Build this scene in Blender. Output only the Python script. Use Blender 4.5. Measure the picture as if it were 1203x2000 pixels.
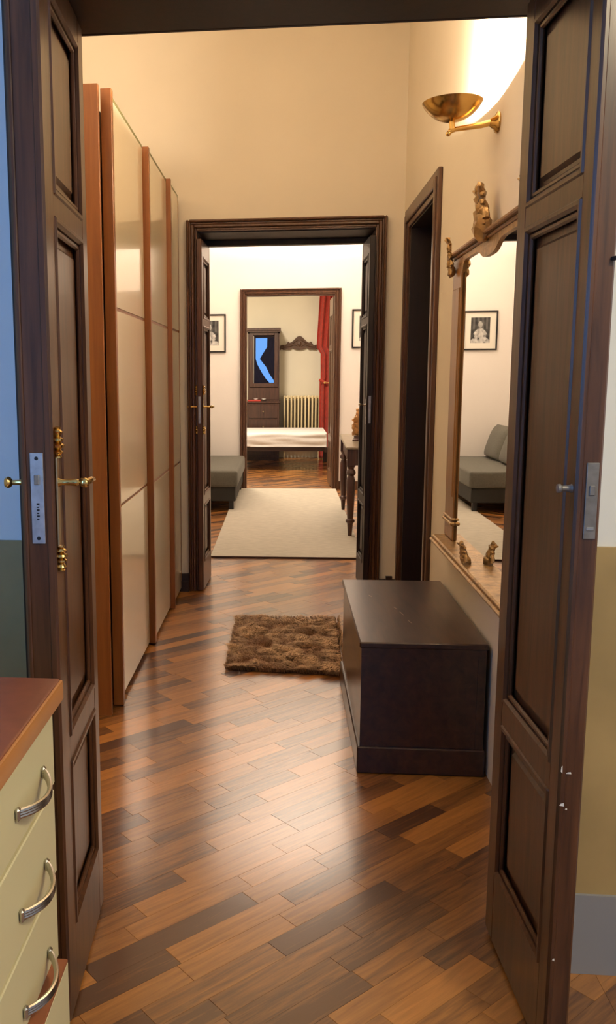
import bpy, bmesh, math, random
import numpy as np
from mathutils import Vector, Matrix, noise as mnoise

for o in list(bpy.data.objects):
    bpy.data.objects.remove(o)
SC = bpy.context.scene
COL = SC.collection
R = math.radians

# ------------------------------------------------------------------ camera
# photograph taken as 1203 x 2000; off-centre crop, so the lens shift is used
W, H = 1203.0, 2000.0
FPX, CX, CY = 1718.2, 392.2, 996.3
YAW, PITCH, ROLL = 0.0946, 0.1515, -0.0067
cam = bpy.data.objects.new('camera', bpy.data.cameras.new('camera'))
COL.objects.link(cam)
cam.data.sensor_fit = 'VERTICAL'
cam.data.sensor_height = 36.0
cam.data.lens = FPX / H * 36.0
cam.data.shift_x = (W / 2 - CX) / H
cam.data.shift_y = -(H / 2 - CY) / H
cam.data.clip_start = 0.05
cam.data.clip_end = 100


def _cam_rot():
    cy, sy = math.cos(YAW), math.sin(YAW)
    cp, sp = math.cos(PITCH), math.sin(PITCH)
    cr, sr = math.cos(ROLL), math.sin(ROLL)
    B = np.array([[1, 0, 0], [0, 0, -1], [0, 1, 0]], float)
    Ry = np.array([[cy, 0, sy], [0, 1, 0], [-sy, 0, cy]])
    Rp = np.array([[1, 0, 0], [0, cp, -sp], [0, sp, cp]])
    Rr = np.array([[cr, -sr, 0], [sr, cr, 0], [0, 0, 1]])
    M = Rr @ Rp @ Ry @ B          # world -> (right, down, forward)
    m = np.eye(4)
    m[:3, 0], m[:3, 1], m[:3, 2] = M[0], -M[1], -M[2]
    m[:3, 3] = (0, 0, 1.40)
    return Matrix(m.tolist())


cam.matrix_world = _cam_rot()
SC.camera = cam

# ------------------------------------------------------------------ world, lights, exposure
world = bpy.data.worlds.new('world')
SC.world = world
world.use_nodes = True
world.node_tree.nodes['Background'].inputs[0].default_value = (0.16, 0.42, 1.0, 1)
world.node_tree.nodes['Background'].inputs[1].default_value = 3.0
SC.view_settings.view_transform = 'Standard'
SC.view_settings.look = 'None'
SC.view_settings.gamma = 1.0
SC.view_settings.use_curve_mapping = False
SC.view_settings.exposure = 0.0


def area(name, loc, rot, sx, sy, power, color):
    l = bpy.data.lights.new(name, 'AREA')
    l.shape = 'RECTANGLE'
    l.size, l.size_y, l.energy, l.color = sx, sy, power, color
    o = bpy.data.objects.new(name, l)
    o.location, o.rotation_euler = loc, rot
    COL.objects.link(o)
    return o


def point(name, loc, power, color, radius):
    l = bpy.data.lights.new(name, 'POINT')
    l.energy, l.color, l.shadow_soft_size = power, color, radius
    o = bpy.data.objects.new(name, l)
    o.location = loc
    COL.objects.link(o)
    return o


# ceiling lamps of the two far rooms, the kitchen's lamp, the bulb of the hall's wall lamp, dusk daylight at the kitchen window
area('room_uplight', (0.25, 9.4, 2.75), (R(180), 0, 0), 0.7, 0.7, 138, (1.0, 0.86, 0.75))
area('bedroom_ceiling_lamp', (-0.7, 12.3, 3.3), (0, 0, 0), 0.5, 0.5, 160, (1.0, 0.86, 0.69))
area('kitchen_ceiling_lamp', (1.25, 0.45, 2.6), (0, 0, 0), 0.3, 0.3, 38, (1.0, 0.86, 0.58))
area('kitchen_window_daylight', (0.04, -1.96, 1.55), (R(90), 0, 0), 0.72, 1.7, 7, (0.16, 0.43, 1.0))
area('kitchen_side_window_daylight', (-1.72, 0.10, 1.75), (0, R(-90), 0), 1.4, 0.9, 35, (0.12, 0.42, 1.0))
point('hall_uplight_bulb', (0.5635, 3.245, 2.303), 275, (1.0, 0.82, 0.62), 0.005)

# ------------------------------------------------------------------ materials
MATS = {}


def new_mat(name):
    m = bpy.data.materials.new(name)
    m.use_nodes = True
    MATS[name] = m
    return m, m.node_tree, m.node_tree.nodes['Principled BSDF']


def c4(c):
    return (c[0], c[1], c[2], 1.0)


def plain(name, col, rough=0.5, metal=0.0, coat=0.0, coat_rough=0.1, vary=0.0, scale=8.0, bump=0.0, bump_scale=60.0, spec=0.5,
          stretch=(1, 1, 1), sheen=0.0):
    m, nt, b = new_mat(name)
    b.inputs['Base Color'].default_value = c4(col)
    b.inputs['Roughness'].default_value = rough
    b.inputs['Metallic'].default_value = metal
    b.inputs['Coat Weight'].default_value = coat
    b.inputs['Coat Roughness'].default_value = coat_rough
    b.inputs['Specular IOR Level'].default_value = spec
    b.inputs['Sheen Weight'].default_value = sheen
    if vary or bump:
        tc = nt.nodes.new('ShaderNodeTexCoord')
        mp = nt.nodes.new('ShaderNodeMapping')
        mp.inputs['Scale'].default_value = stretch
        nt.links.new(tc.outputs['Object'], mp.inputs[0])
    if vary:
        n = nt.nodes.new('ShaderNodeTexNoise')
        n.inputs['Scale'].default_value = scale
        n.inputs['Detail'].default_value = 5
        nt.links.new(mp.outputs[0], n.inputs['Vector'])
        r = nt.nodes.new('ShaderNodeValToRGB')
        r.color_ramp.elements[0].position = 0.3
        r.color_ramp.elements[1].position = 0.7
        r.color_ramp.elements[0].color = c4([max(0, x * (1 - vary)) for x in col])
        r.color_ramp.elements[1].color = c4([min(1, x * (1 + vary)) for x in col])
        nt.links.new(n.outputs['Fac'], r.inputs[0])
        nt.links.new(r.outputs[0], b.inputs['Base Color'])
    if bump:
        n2 = nt.nodes.new('ShaderNodeTexNoise')
        n2.inputs['Scale'].default_value = bump_scale
        n2.inputs['Detail'].default_value = 4
        nt.links.new(mp.outputs[0], n2.inputs['Vector'])
        bp = nt.nodes.new('ShaderNodeBump')
        bp.inputs['Strength'].default_value = bump
        bp.inputs['Distance'].default_value = 0.01
        nt.links.new(n2.outputs['Fac'], bp.inputs['Height'])
        nt.links.new(bp.outputs[0], b.inputs['Normal'])
    return m


def wood(name, dark, light, rough=0.35, stretch=(14, 14, 1.2), coat=0.0, spec=0.5, tone=None, rotz=0.0, coat_rough=0.15, bump=0.05):
    """wood grain: noise stretched along one axis; with tone=attribute the whole plank is lighter or darker too"""
    m, nt, b = new_mat(name)
    L = nt.links.new
    b.inputs['Roughness'].default_value = rough
    b.inputs['Coat Weight'].default_value = coat
    b.inputs['Coat Roughness'].default_value = coat_rough
    b.inputs['Specular IOR Level'].default_value = spec
    tc = nt.nodes.new('ShaderNodeTexCoord')
    mp = nt.nodes.new('ShaderNodeMapping')
    mp.vector_type = 'TEXTURE' if False else 'POINT'
    mp0 = nt.nodes.new('ShaderNodeMapping')
    mp0.inputs['Rotation'].default_value = (0, 0, -rotz)
    L(tc.outputs['Object'], mp0.inputs[0])
    mp.inputs['Scale'].default_value = stretch
    L(mp0.outputs[0], mp.inputs[0])
    vec = mp.outputs[0]
    if tone:
        at = nt.nodes.new('ShaderNodeAttribute')
        at.attribute_name = tone
        sc = nt.nodes.new('ShaderNodeMath')
        sc.operation = 'MULTIPLY'
        sc.inputs[1].default_value = 57.0
        L(at.outputs['Fac'], sc.inputs[0])
        ad = nt.nodes.new('ShaderNodeVectorMath')
        ad.operation = 'ADD'
        L(vec, ad.inputs[0])
        L(sc.outputs[0], ad.inputs[1])
        vec = ad.outputs[0]
    n = nt.nodes.new('ShaderNodeTexNoise')
    n.inputs['Scale'].default_value = 3.0
    n.inputs['Detail'].default_value = 7
    n.inputs['Roughness'].default_value = 0.62
    n.inputs['Distortion'].default_value = 0.6
    L(vec, n.inputs['Vector'])
    fac = n.outputs['Fac']
    if tone:
        ma = nt.nodes.new('ShaderNodeMath')
        ma.operation = 'MULTIPLY_ADD'
        ma.inputs[1].default_value = 0.62
        L(fac, ma.inputs[0])
        m2 = nt.nodes.new('ShaderNodeMath')
        m2.operation = 'MULTIPLY_ADD'
        m2.inputs[1].default_value = 0.62
        m2.inputs[2].default_value = -0.12
        L(at.outputs['Fac'], m2.inputs[0])
        L(m2.outputs[0], ma.inputs[2])
        fac = ma.outputs[0]
    r = nt.nodes.new('ShaderNodeValToRGB')
    r.color_ramp.elements[0].position = 0.28
    r.color_ramp.elements[1].position = 0.74
    r.color_ramp.elements[0].color = c4(dark)
    r.color_ramp.elements[1].color = c4(light)
    L(fac, r.inputs[0])
    L(r.outputs[0], b.inputs['Base Color'])
    if bump:
        bp = nt.nodes.new('ShaderNodeBump')
        bp.inputs['Strength'].default_value = bump
        bp.inputs['Distance'].default_value = 0.004
        L(n.outputs['Fac'], bp.inputs['Height'])
        L(bp.outputs[0], b.inputs['Normal'])
    return m


M_WALL = plain('wall_paint_cream', (0.80, 0.70, 0.55), 0.75, vary=0.03, scale=2.0, bump=0.04, bump_scale=25, spec=0.3)
M_WALL2 = plain('wall_paint_white', (0.86, 0.80, 0.73), 0.75, vary=0.02, scale=2.0, bump=0.03, bump_scale=25, spec=0.3)
M_WALL3 = plain('wall_paint_stone', (0.74, 0.69, 0.56), 0.75, vary=0.03, scale=2.0, spec=0.3)
M_WALLK = plain('wall_paint_kitchen', (0.80, 0.80, 0.78), 0.7, vary=0.02, scale=2.0, spec=0.3)
M_DADO = plain('kitchen_dado_paint', (0.42, 0.29, 0.12), 0.5, vary=0.22, scale=3.0)
M_CEIL = plain('ceiling_paint', (0.85, 0.81, 0.74), 0.85)
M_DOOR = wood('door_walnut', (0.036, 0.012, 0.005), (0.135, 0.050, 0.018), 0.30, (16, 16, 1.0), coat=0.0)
M_DOOR.node_tree.nodes['Principled BSDF'].inputs['IOR'].default_value = 1.55
M_CASING = wood('casing_walnut', (0.048, 0.019, 0.009), (0.14, 0.058, 0.025), 0.33, (16, 16, 1.0), coat=0.1)
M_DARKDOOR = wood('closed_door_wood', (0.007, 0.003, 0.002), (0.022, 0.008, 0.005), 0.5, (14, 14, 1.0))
M_CHEST = wood('chest_wood', (0.014, 0.005, 0.004), (0.066, 0.025, 0.013), 0.36, (10, 1.2, 10), coat=0.6, coat_rough=0.25)
M_PLANK = wood('parquet_plank', (0.085, 0.026, 0.004), (0.52, 0.205, 0.035), 0.45, (1.6, 22, 10), coat=1.0, coat_rough=0.2, tone='tone',
               rotz=R(43), bump=0.03)
M_PLANK.node_tree.nodes['Principled BSDF'].inputs['Coat IOR'].default_value = 1.75
M_SLAB = plain('subfloor', (0.02, 0.009, 0.004), 0.8)
M_CHERRY = wood('wardrobe_cherry', (0.22, 0.068, 0.014), (0.34, 0.115, 0.024), 0.38, (12, 12, 0.7), coat=0.1)
M_CREAM = plain('wardrobe_cream_lacquer', (0.88, 0.765, 0.55), 0.22, coat=0.5, coat_rough=0.06)
M_GLASSEDGE = plain('glass_edge', (0.20, 0.19, 0.08), 0.4)
M_CASE = plain('wardrobe_inside', (0.06, 0.02, 0.008), 0.6)
M_BRASS = plain('polished_brass', (0.72, 0.47, 0.16), 0.2, metal=1.0)
M_OLDBRASS = plain('worn_brass', (0.50, 0.40, 0.25), 0.32, metal=1.0)
M_STEEL = plain('lock_steel', (0.52, 0.54, 0.56), 0.38, metal=0.8, vary=0.15, scale=60)
M_DULLSTEEL = plain('dull_steel', (0.20, 0.18, 0.16), 0.5, metal=0.6, vary=0.2, scale=50)
M_CHROME = plain('satin_nickel', (0.52, 0.50, 0.45), 0.25, metal=1.0)
M_BLACK = plain('black_metal', (0.01, 0.01, 0.01), 0.4)
M_GILT = plain('aged_gilt', (0.42, 0.255, 0.10), 0.36, metal=0.55, vary=0.35, scale=30, bump=0.2, bump_scale=120)
M_GILTBAR = wood('gilt_bar', (0.20, 0.088, 0.024), (0.36, 0.175, 0.055), 0.36, (20, 20, 1.0))
M_MIRROR = plain('mirror_glass', (0.90, 0.90, 0.86), 0.0, metal=1.0)
M_FUR = None
M_RUGBASE = plain('fur_rug_backing', (0.08, 0.04, 0.02), 0.9)
M_RUG = plain('woven_rug', (0.53, 0.48, 0.385), 0.95, vary=0.10, scale=14, bump=0.5, bump_scale=160, spec=0.1, stretch=(1, 3, 1))
M_SOFA = plain('grey_green_upholstery', (0.125, 0.118, 0.092), 0.9, vary=0.12, scale=60, bump=0.15, bump_scale=300, sheen=0.1)
M_SOFABASE = plain('sofa_base_fabric', (0.035, 0.033, 0.028), 0.9)
M_TABLE = wood('console_mahogany', (0.03, 0.009, 0.005), (0.11, 0.032, 0.014), 0.3, (14, 14, 1.0), coat=0.2)
M_TABLETOP = wood('console_top', (0.16, 0.12, 0.07), (0.30, 0.24, 0.15), 0.3, (10, 2, 10), coat=0.2)
M_FIG = plain('gilded_carving', (0.50, 0.26, 0.09), 0.4, metal=0.35, vary=0.55, scale=22, bump=0.4, bump_scale=60)
M_FRAMEBLACK = plain('frame_black', (0.012, 0.010, 0.009), 0.35)
M_MAT = plain('picture_mat', (0.82, 0.77, 0.66), 0.8)
M_VITRINE = wood('vitrine_wood', (0.022, 0.009, 0.006), (0.085, 0.034, 0.020), 0.35, (14, 14, 1.0), coat=0.15)
M_RAD = plain('radiator_enamel', (0.72, 0.60, 0.36), 0.4)
M_CURTAIN = plain('red_curtain', (0.34, 0.026, 0.013), 0.8, vary=0.25, scale=20, sheen=0.2)
M_CREST = wood('crest_wood', (0.05, 0.022, 0.010), (0.12, 0.055, 0.026), 0.45, (3, 10, 10))
M_BEDWOOD = wood('bed_wood', (0.014, 0.006, 0.004), (0.04, 0.017, 0.010), 0.35, (2, 12, 12))
M_QUILT = plain('white_cover', (0.62, 0.59, 0.57), 0.85, bump=0.2, bump_scale=30, spec=0.2)
M_WORKTOP = plain('worktop_terracotta', (0.255, 0.075, 0.032), 0.33, vary=0.10, scale=40, coat=0.15, coat_rough=0.2)
M_WORKEDGE = plain('worktop_edge_wood_highlight', (0.50, 0.20, 0.05), 0.4, vary=0.1, scale=20, stretch=(1, 0.2, 1))  # lightened to paint the highlight along the rounded front edge
M_CABCREAM = plain('kitchen_cream_front', (0.70, 0.62, 0.36), 0.45, spec=0.4)
M_CABIN = plain('kitchen_cabinet_inside', (0.16, 0.12, 0.06), 0.7)
M_BROWNSTRIP = plain('brown_strip', (0.28, 0.085, 0.03), 0.45)
M_BASEB = plain('dark_baseboard', (0.030, 0.016, 0.010), 0.45, vary=0.3, scale=20)
M_TILESKIRT = plain('kitchen_skirting', (0.30, 0.30, 0.31), 0.4)
M_WHITE = plain('white_porcelain', (0.8, 0.8, 0.8), 0.2)
M_RED = plain('red_cloth', (0.38, 0.03, 0.02), 0.6)
M_PLASTER = plain('chipped_plaster', (0.75, 0.68, 0.58), 0.9, bump=0.5, bump_scale=80)
M_REFLMASK = plain('reflection_mask_dark', (0.03, 0.03, 0.05), 0.9)  # for the added sheets that mask the mirrored window
M_WINFRAME = plain('window_frame_white', (0.75, 0.75, 0.75), 0.5)


def glass(name, tint, rough=0.0, alpha_dark=0.0):
    m, nt, b = new_mat(name)
    b.inputs['Base Color'].default_value = c4(tint)
    b.inputs['Roughness'].default_value = rough
    b.inputs['Transmission Weight'].default_value = 1.0
    b.inputs['IOR'].default_value = 1.5
    return m


M_PANE = glass('window_pane', (0.95, 0.98, 1.0))
# old dark vitrine glass: it mirrors more than it lets through
M_VGLASS = plain('vitrine_glass', (0.012, 0.010, 0.016), 0.0, spec=1.0, coat=1.0, coat_rough=0.0)
for _s in ('IOR', 'Coat IOR'):
    M_VGLASS.node_tree.nodes['Principled BSDF'].inputs[_s].default_value = 1.75


def fur_mat():
    m, nt, b = new_mat('brown_fur')
    L = nt.links.new
    at = nt.nodes.new('ShaderNodeAttribute')
    at.attribute_name = 'tone'
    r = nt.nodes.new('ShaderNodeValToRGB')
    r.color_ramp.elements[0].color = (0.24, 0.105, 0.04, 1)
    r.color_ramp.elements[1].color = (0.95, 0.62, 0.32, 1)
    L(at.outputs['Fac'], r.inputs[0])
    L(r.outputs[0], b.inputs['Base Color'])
    b.inputs['Roughness'].default_value = 0.65
    b.inputs['Specular IOR Level'].default_value = 0.3
    return m


M_FUR = fur_mat()


def colour_attr_mat(name, attr):
    m, nt, b = new_mat(name)
    at = nt.nodes.new('ShaderNodeAttribute')
    at.attribute_name = attr
    nt.links.new(at.outputs['Color'], b.inputs['Base Color'])
    b.inputs['Roughness'].default_value = 0.5
    return m


M_PRINT = colour_attr_mat('photo_print', 'ink')

# ------------------------------------------------------------------ mesh builder


class MB:
    def __init__(self):
        self.v, self.f = [], []

    def add(self, vs, fs, M=None):
        o = len(self.v)
        if M is not None:
            vs = [tuple(M @ Vector(p)) for p in vs]
        self.v += [tuple(p) for p in vs]
        self.f += [tuple(i + o for i in f) for f in fs]
        return self

    def addbm(self, bm, M=None):
        bm.verts.index_update()
        self.add([v.co[:] for v in bm.verts], [[v.index for v in f.verts] for f in bm.faces], M)
        bm.free()
        return self

    def box(self, x0, x1, y0, y1, z0, z1, bev=0.0, seg=1, M=None):
        x0, x1 = min(x0, x1), max(x0, x1)
        y0, y1 = min(y0, y1), max(y0, y1)
        z0, z1 = min(z0, z1), max(z0, z1)
        if bev <= 0:
            vs = [(x, y, z) for x in (x0, x1) for y in (y0, y1) for z in (z0, z1)]
            fs = [(0, 1, 3, 2), (4, 6, 7, 5), (0, 4, 5, 1), (2, 3, 7, 6), (0, 2, 6, 4), (1, 5, 7, 3)]
            return self.add(vs, fs, M)
        bm = bmesh.new()
        bmesh.ops.create_cube(bm, size=1.0)
        for v in bm.verts:
            v.co = Vector(((x0 + x1) / 2 + v.co.x * (x1 - x0), (y0 + y1) / 2 + v.co.y * (y1 - y0), (z0 + z1) / 2 + v.co.z * (z1 - z0)))
        bev = min(bev, 0.49 * min(x1 - x0, y1 - y0, z1 - z0))
        bmesh.ops.bevel(bm, geom=bm.edges[:], offset=bev, segments=seg, profile=0.5, affect='EDGES')
        return self.addbm(bm, M)

    def prism(self, poly, a, b, axis='y', M=None):
        """poly: 2D outline (counter-clockwise); axis: extrusion axis, from a to b"""
        n = len(poly)
        put = {'x': lambda p, t: (t, p[0], p[1]), 'y': lambda p, t: (p[0], t, p[1]), 'z': lambda p, t: (p[0], p[1], t)}[axis]
        vs = [put(p, a) for p in poly] + [put(p, b) for p in poly]
        fs = [tuple(range(n)), tuple(range(2 * n - 1, n - 1, -1))]
        fs += [((i + 1) % n, i, i + n, (i + 1) % n + n) for i in range(n)]
        return self.add(vs, fs, M)

    def lathe(self, prof, o=(0, 0, 0), axis=(0, 0, 1), seg=16, M=None, cap=True):
        """prof: (radius, height) along axis"""
        q = Vector((0, 0, 1)).rotation_difference(Vector(axis).normalized()).to_matrix()
        vs, fs = [], []
        for r, t in prof:
            for k in range(seg):
                a = 2 * math.pi * k / seg
                vs.append(tuple(Vector(o) + q @ Vector((r * math.cos(a), r * math.sin(a), t))))
        n = len(prof)
        for i in range(n - 1):
            for k in range(seg):
                k2 = (k + 1) % seg
                fs.append((i * seg + k, i * seg + k2, (i + 1) * seg + k2, (i + 1) * seg + k))
        if cap:
            fs.append(tuple(range(seg - 1, -1, -1)))
            fs.append(tuple((n - 1) * seg + k for k in range(seg)))
        return self.add(vs, fs, M)

    def tube(self, pts, rad, seg=8, M=None):
        pts = [Vector(p) for p in pts]
        rads = rad if isinstance(rad, (list, tuple)) else [rad] * len(pts)
        vs, fs = [], []
        n = len(pts)
        up = None
        for i, p in enumerate(pts):
            d = (pts[min(i + 1, n - 1)] - pts[max(i - 1, 0)]).normalized()
            if up is None:
                up = Vector((0, 0, 1)) if abs(d.z) < 0.9 else Vector((1, 0, 0))
            a = d.cross(up).normalized()
            b = a.cross(d).normalized()
            up = b
            for k in range(seg):
                t = 2 * math.pi * k / seg
                vs.append(tuple(p + rads[i] * (math.cos(t) * a + math.sin(t) * b)))
        for i in range(n - 1):
            for k in range(seg):
                k2 = (k + 1) % seg
                fs.append((i * seg + k, i * seg + k2, (i + 1) * seg + k2, (i + 1) * seg + k))
        fs.append(tuple(range(seg - 1, -1, -1)))
        fs.append(tuple((n - 1) * seg + k for k in range(seg)))
        return self.add(vs, fs, M)

    def blob(self, c, r, s=(1, 1, 1), sub=2, amp=0.0, fr=6.0, seed=0.0, M=None):
        bm = bmesh.new()
        bmesh.ops.create_icosphere(bm, subdivisions=sub, radius=1.0)
        for v in bm.verts:
            d = v.co.copy()
            k = 1.0 + amp * mnoise.noise(d * fr + Vector((seed, seed * 1.7, -seed)))
            v.co = Vector((c[0] + d.x * r * s[0] * k, c[1] + d.y * r * s[1] * k, c[2] + d.z * r * s[2] * k))
        return self.addbm(bm, M)

    def build(self, name, mat, parent=None, org=None, smooth=35.0):
        """org: world point the vertices are counted from (the parent's location)"""
        if org is None:
            org = parent.location if (parent is not None and parent.parent is None and parent.type == 'EMPTY' and not any(parent.rotation_euler)) else (0, 0, 0)
            if parent is not None and parent.parent is not None and parent.parent.type == 'EMPTY' and not any(parent.parent.rotation_euler):
                org = parent.parent.location
        v = np.array(self.v, float) - np.array(org, float)
        me = bpy.data.meshes.new(name)
        me.from_pydata(v.tolist(), [], self.f)
        bm = bmesh.new()
        bm.from_mesh(me)
        bmesh.ops.recalc_face_normals(bm, faces=bm.faces[:])
        bm.to_mesh(me)
        bm.free()
        if smooth:
            me.polygons.foreach_set('use_smooth', [True] * len(me.polygons))
            me.set_sharp_from_angle(angle=R(smooth))
        me.materials.append(mat)
        o = bpy.data.objects.new(name, me)
        COL.objects.link(o)
        if parent is not None:
            o.parent = parent
        return o


def thing(name, label, cat, loc=(0, 0, 0), rz=0.0, group=None):
    o = bpy.data.objects.new(name, None)
    o.empty_display_size = 0.1
    COL.objects.link(o)
    o.location = loc
    o.rotation_euler = (0, 0, rz)
    o['label'], o['category'], o['kind'] = label, cat, 'thing'
    if group:
        o['group'] = group
    return o


def tag(o, label, cat, group=None):
    o['label'], o['category'], o['kind'] = label, cat, 'thing'
    if group:
        o['group'] = group
    return o


def struct(mb, name, mat, label=None, parent=None, smooth=35.0):
    o = mb.build(name, mat, parent, org=(0, 0, 0), smooth=smooth)
    o['kind'] = 'structure'
    if label:
        o['label'] = label
    if parent is None:
        o['category'] = name.split('_')[0]
    return o


def sbox(name, mat, label, *boxes, parent=None):
    mb = MB()
    for b in boxes:
        mb.box(*b)
    return struct(mb, name, mat, label, parent)


# ------------------------------------------------------------------ room shell
XR = 0.72          # hall: wall to the right
ZC = 3.8
# floor and parquet
floor = sbox('floor', M_SLAB, 'brown parquet floor of short planks laid diagonally through all rooms', (-2.6, 1.9, -2.2, 15.6, -0.10, -0.012))

PDIR = R(43)
pu = Vector((math.cos(PDIR), math.sin(PDIR)))
pv = Vector((-math.sin(PDIR), math.cos(PDIR)))
PW = 0.068


def clip_poly(poly, x0, x1, y0, y1):
    def cut(P, inside, inter):
        out = []
        for i in range(len(P)):
            a, b = P[i], P[(i + 1) % len(P)]
            if inside(a):
                out.append(a)
                if not inside(b):
                    out.append(inter(a, b))
            elif inside(b):
                out.append(inter(a, b))
        return out

    def ix(c):
        return lambda a, b: (c, a[1] + (b[1] - a[1]) * (c - a[0]) / (b[0] - a[0]))

    def iy(c):
        return lambda a, b: (a[0] + (b[0] - a[0]) * (c - a[1]) / (b[1] - a[1]), c)
    for ins, it in ((lambda p: p[0] >= x0, ix(x0)), (lambda p: p[0] <= x1, ix(x1)), (lambda p: p[1] >= y0, iy(y0)), (lambda p: p[1] <= y1, iy(y1))):
        if len(poly) < 3:
            return []
        poly = cut(poly, ins, it)
    return poly


def planks_in(x0, x1, y0, y1, seed):
    rng = random.Random(seed)
    cs = [Vector((x, y)) for x in (x0, x1) for y in (y0, y1)]
    us, vs = [c.dot(pu) for c in cs], [c.dot(pv) for c in cs]
    out = []
    k = math.floor(min(vs) / PW)
    while k * PW < max(vs):
        u = min(us) - rng.uniform(0, 0.5)
        while u < max(us):
            ln = rng.choice((0.27, 0.33, 0.38, 0.44, 0.50))
            g = 0.0002
            q = [pu * (u + g) + pv * (k * PW + g), pu * (u + ln - g) + pv * (k * PW + g), pu * (u + ln - g) + pv * ((k + 1) * PW - g), pu * (u + g) + pv * ((k + 1) * PW - g)]
            p = clip_poly([(a.x, a.y) for a in q], x0, x1, y0, y1)
            if len(p) >= 3:
                ar = 0.5 * abs(sum(p[i][0] * p[(i + 1) % len(p)][1] - p[(i + 1) % len(p)][0] * p[i][1] for i in range(len(p))))
                if ar > 2e-4:
                    t = rng.betavariate(1.6, 1.8)
                    out.append((p, t, sum(a[1] for a in p) / len(p), rng.uniform(-0.0003, 0.0)))
            u += ln
        k += 1
    return out


def plank_mesh(name, items, mat=M_PLANK, chamfer=0.0005):
    vs, fs, tones = [], [], []
    for p, t, _, dz in items:
        n = len(p)
        c = Vector((sum(a[0] for a in p) / n, sum(a[1] for a in p) / n))
        o = len(vs)
        for a in p:
            d = (c - Vector(a))
            q = Vector(a) + d.normalized() * chamfer * 1.3
            vs.append((q.x, q.y, dz))
        for a in p:
            vs.append((a[0], a[1], dz - 0.0012))
        for a in p:
            vs.append((a[0], a[1], -0.012))
        fs.append(tuple(o + i for i in range(n)))
        for i in range(n):
            j = (i + 1) % n
            fs.append((o + j, o + i, o + n + i, o + n + j))
            fs.append((o + n + j, o + n + i, o + 2 * n + i, o + 2 * n + j))
        tones += [t] * (3 * n)
    me = bpy.data.meshes.new(name)
    me.from_pydata(vs, [], fs)
    at = me.attributes.new('tone', 'FLOAT', 'POINT')
    at.data.foreach_set('value', tones)
    me.materials.append(mat)
    o = bpy.data.objects.new(name, me)
    COL.objects.link(o)
    o.parent = floor
    return o


hall = planks_in(-0.80, 0.74, 1.45, 6.70, 7)
hall.sort(key=lambda q: q[2])
for it in hall[:300]:
    plank_mesh('plank', [it])
rest = hall[300:] + planks_in(-1.6, 1.6, -1.98, 1.45, 8) + planks_in(-1.6, -0.80, 1.45, 1.97, 3) + planks_in(0.74, 1.6, 1.45, 1.97, 4) \
    + planks_in(-1.25, 1.28, 6.70, 11.0, 9) + planks_in(-2.3, 1.58, 11.0, 15.2, 10)
far_planks = plank_mesh('far_planks', rest)
far_planks['kind'] = 'stuff'

# ceilings
sbox('ceiling', M_CEIL, 'pale ceiling over the hall', (-1.5, 0.95, 2.0, 5.9, ZC, ZC + 0.1))
sbox('ceiling', M_CEIL, 'pale ceiling over the room with the rug', (-1.5, 1.6, 5.9, 11.0, ZC, ZC + 0.1))
sbox('ceiling', M_CEIL, 'pale ceiling over the bedroom', (-2.6, 1.8, 11.0, 15.5, ZC, ZC + 0.1))
sbox('ceiling', M_CEIL, 'pale ceiling over the kitchen', (-1.8, 1.8, -2.2, 2.0, 3.0, 3.1))

# kitchen / hall partition with the first doorway
K0, K1 = 1.98, 2.19
OL, OR_, OZ = -0.555, 0.60, 2.20
sbox('wall_near', M_WALLK, 'pale kitchen wall around the nearest doorway', (-1.8, OL - 0.02, K0, K1, 0, ZC), (OR_ + 0.02, 1.8, K0, K1, 0, ZC), (OL - 0.02, OR_ + 0.02, K0, K1, OZ + 0.02, ZC))
d1 = sbox('door_1', M_DARKDOOR, 'dark wooden frame of the nearest doorway', (OL - 0.02, OL, K0, K1, 0, OZ), (OR_, OR_ + 0.02, K0, K1, 0, OZ), (OL - 0.02, OR_ + 0.02, K0, K1, OZ - 0.0, OZ + 0.02))
mb = MB()
for x0, x1 in ((OL - 0.048, OL), (OR_, OR_ + 0.075)):
    mb.box(x0, x1, K0 - 0.03, K0, 0, OZ + 0.075, 0.006)
mb.box(OL, OR_, K0 - 0.03, K0, OZ, OZ + 0.075, 0.006)
struct(mb, 'casing', M_DARKDOOR, None, d1)
mb = MB()
for x0, x1 in ((OL - 0.075, OL), (OR_, OR_ + 0.075)):
    mb.box(x0, x1, K1, K1 + 0.02, 0, OZ + 0.075, 0.006)
mb.box(OL, OR_, K1, K1 + 0.02, OZ, OZ + 0.075, 0.006)
struct(mb, 'casing', M_DARKDOOR, None, d1)
# kitchen dado and skirting
sbox('trim_1', M_DADO, 'ochre dado of the kitchen wall beside the door leaf with a scratched edge', (OR_ + 0.076, 1.6, K0 - 0.012, K0, 0.20, 1.022))
sbox('trim_2', M_DADO, 'shaded dado of the kitchen wall behind the worktop', (-1.6, OL - 0.049, K0 - 0.012, K0, 0.20, 1.022))
sbox('baseboard_right', M_TILESKIRT, 'grey kitchen baseboard beside the scratched door leaf', (OR_ + 0.076, 1.6, K0 - 0.02, K0, 0, 0.20))
sbox('baseboard_left', M_TILESKIRT, 'grey kitchen baseboard behind the drawer unit', (-1.6, OL - 0.049, K0 - 0.02, K0, 0, 0.20))
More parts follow.
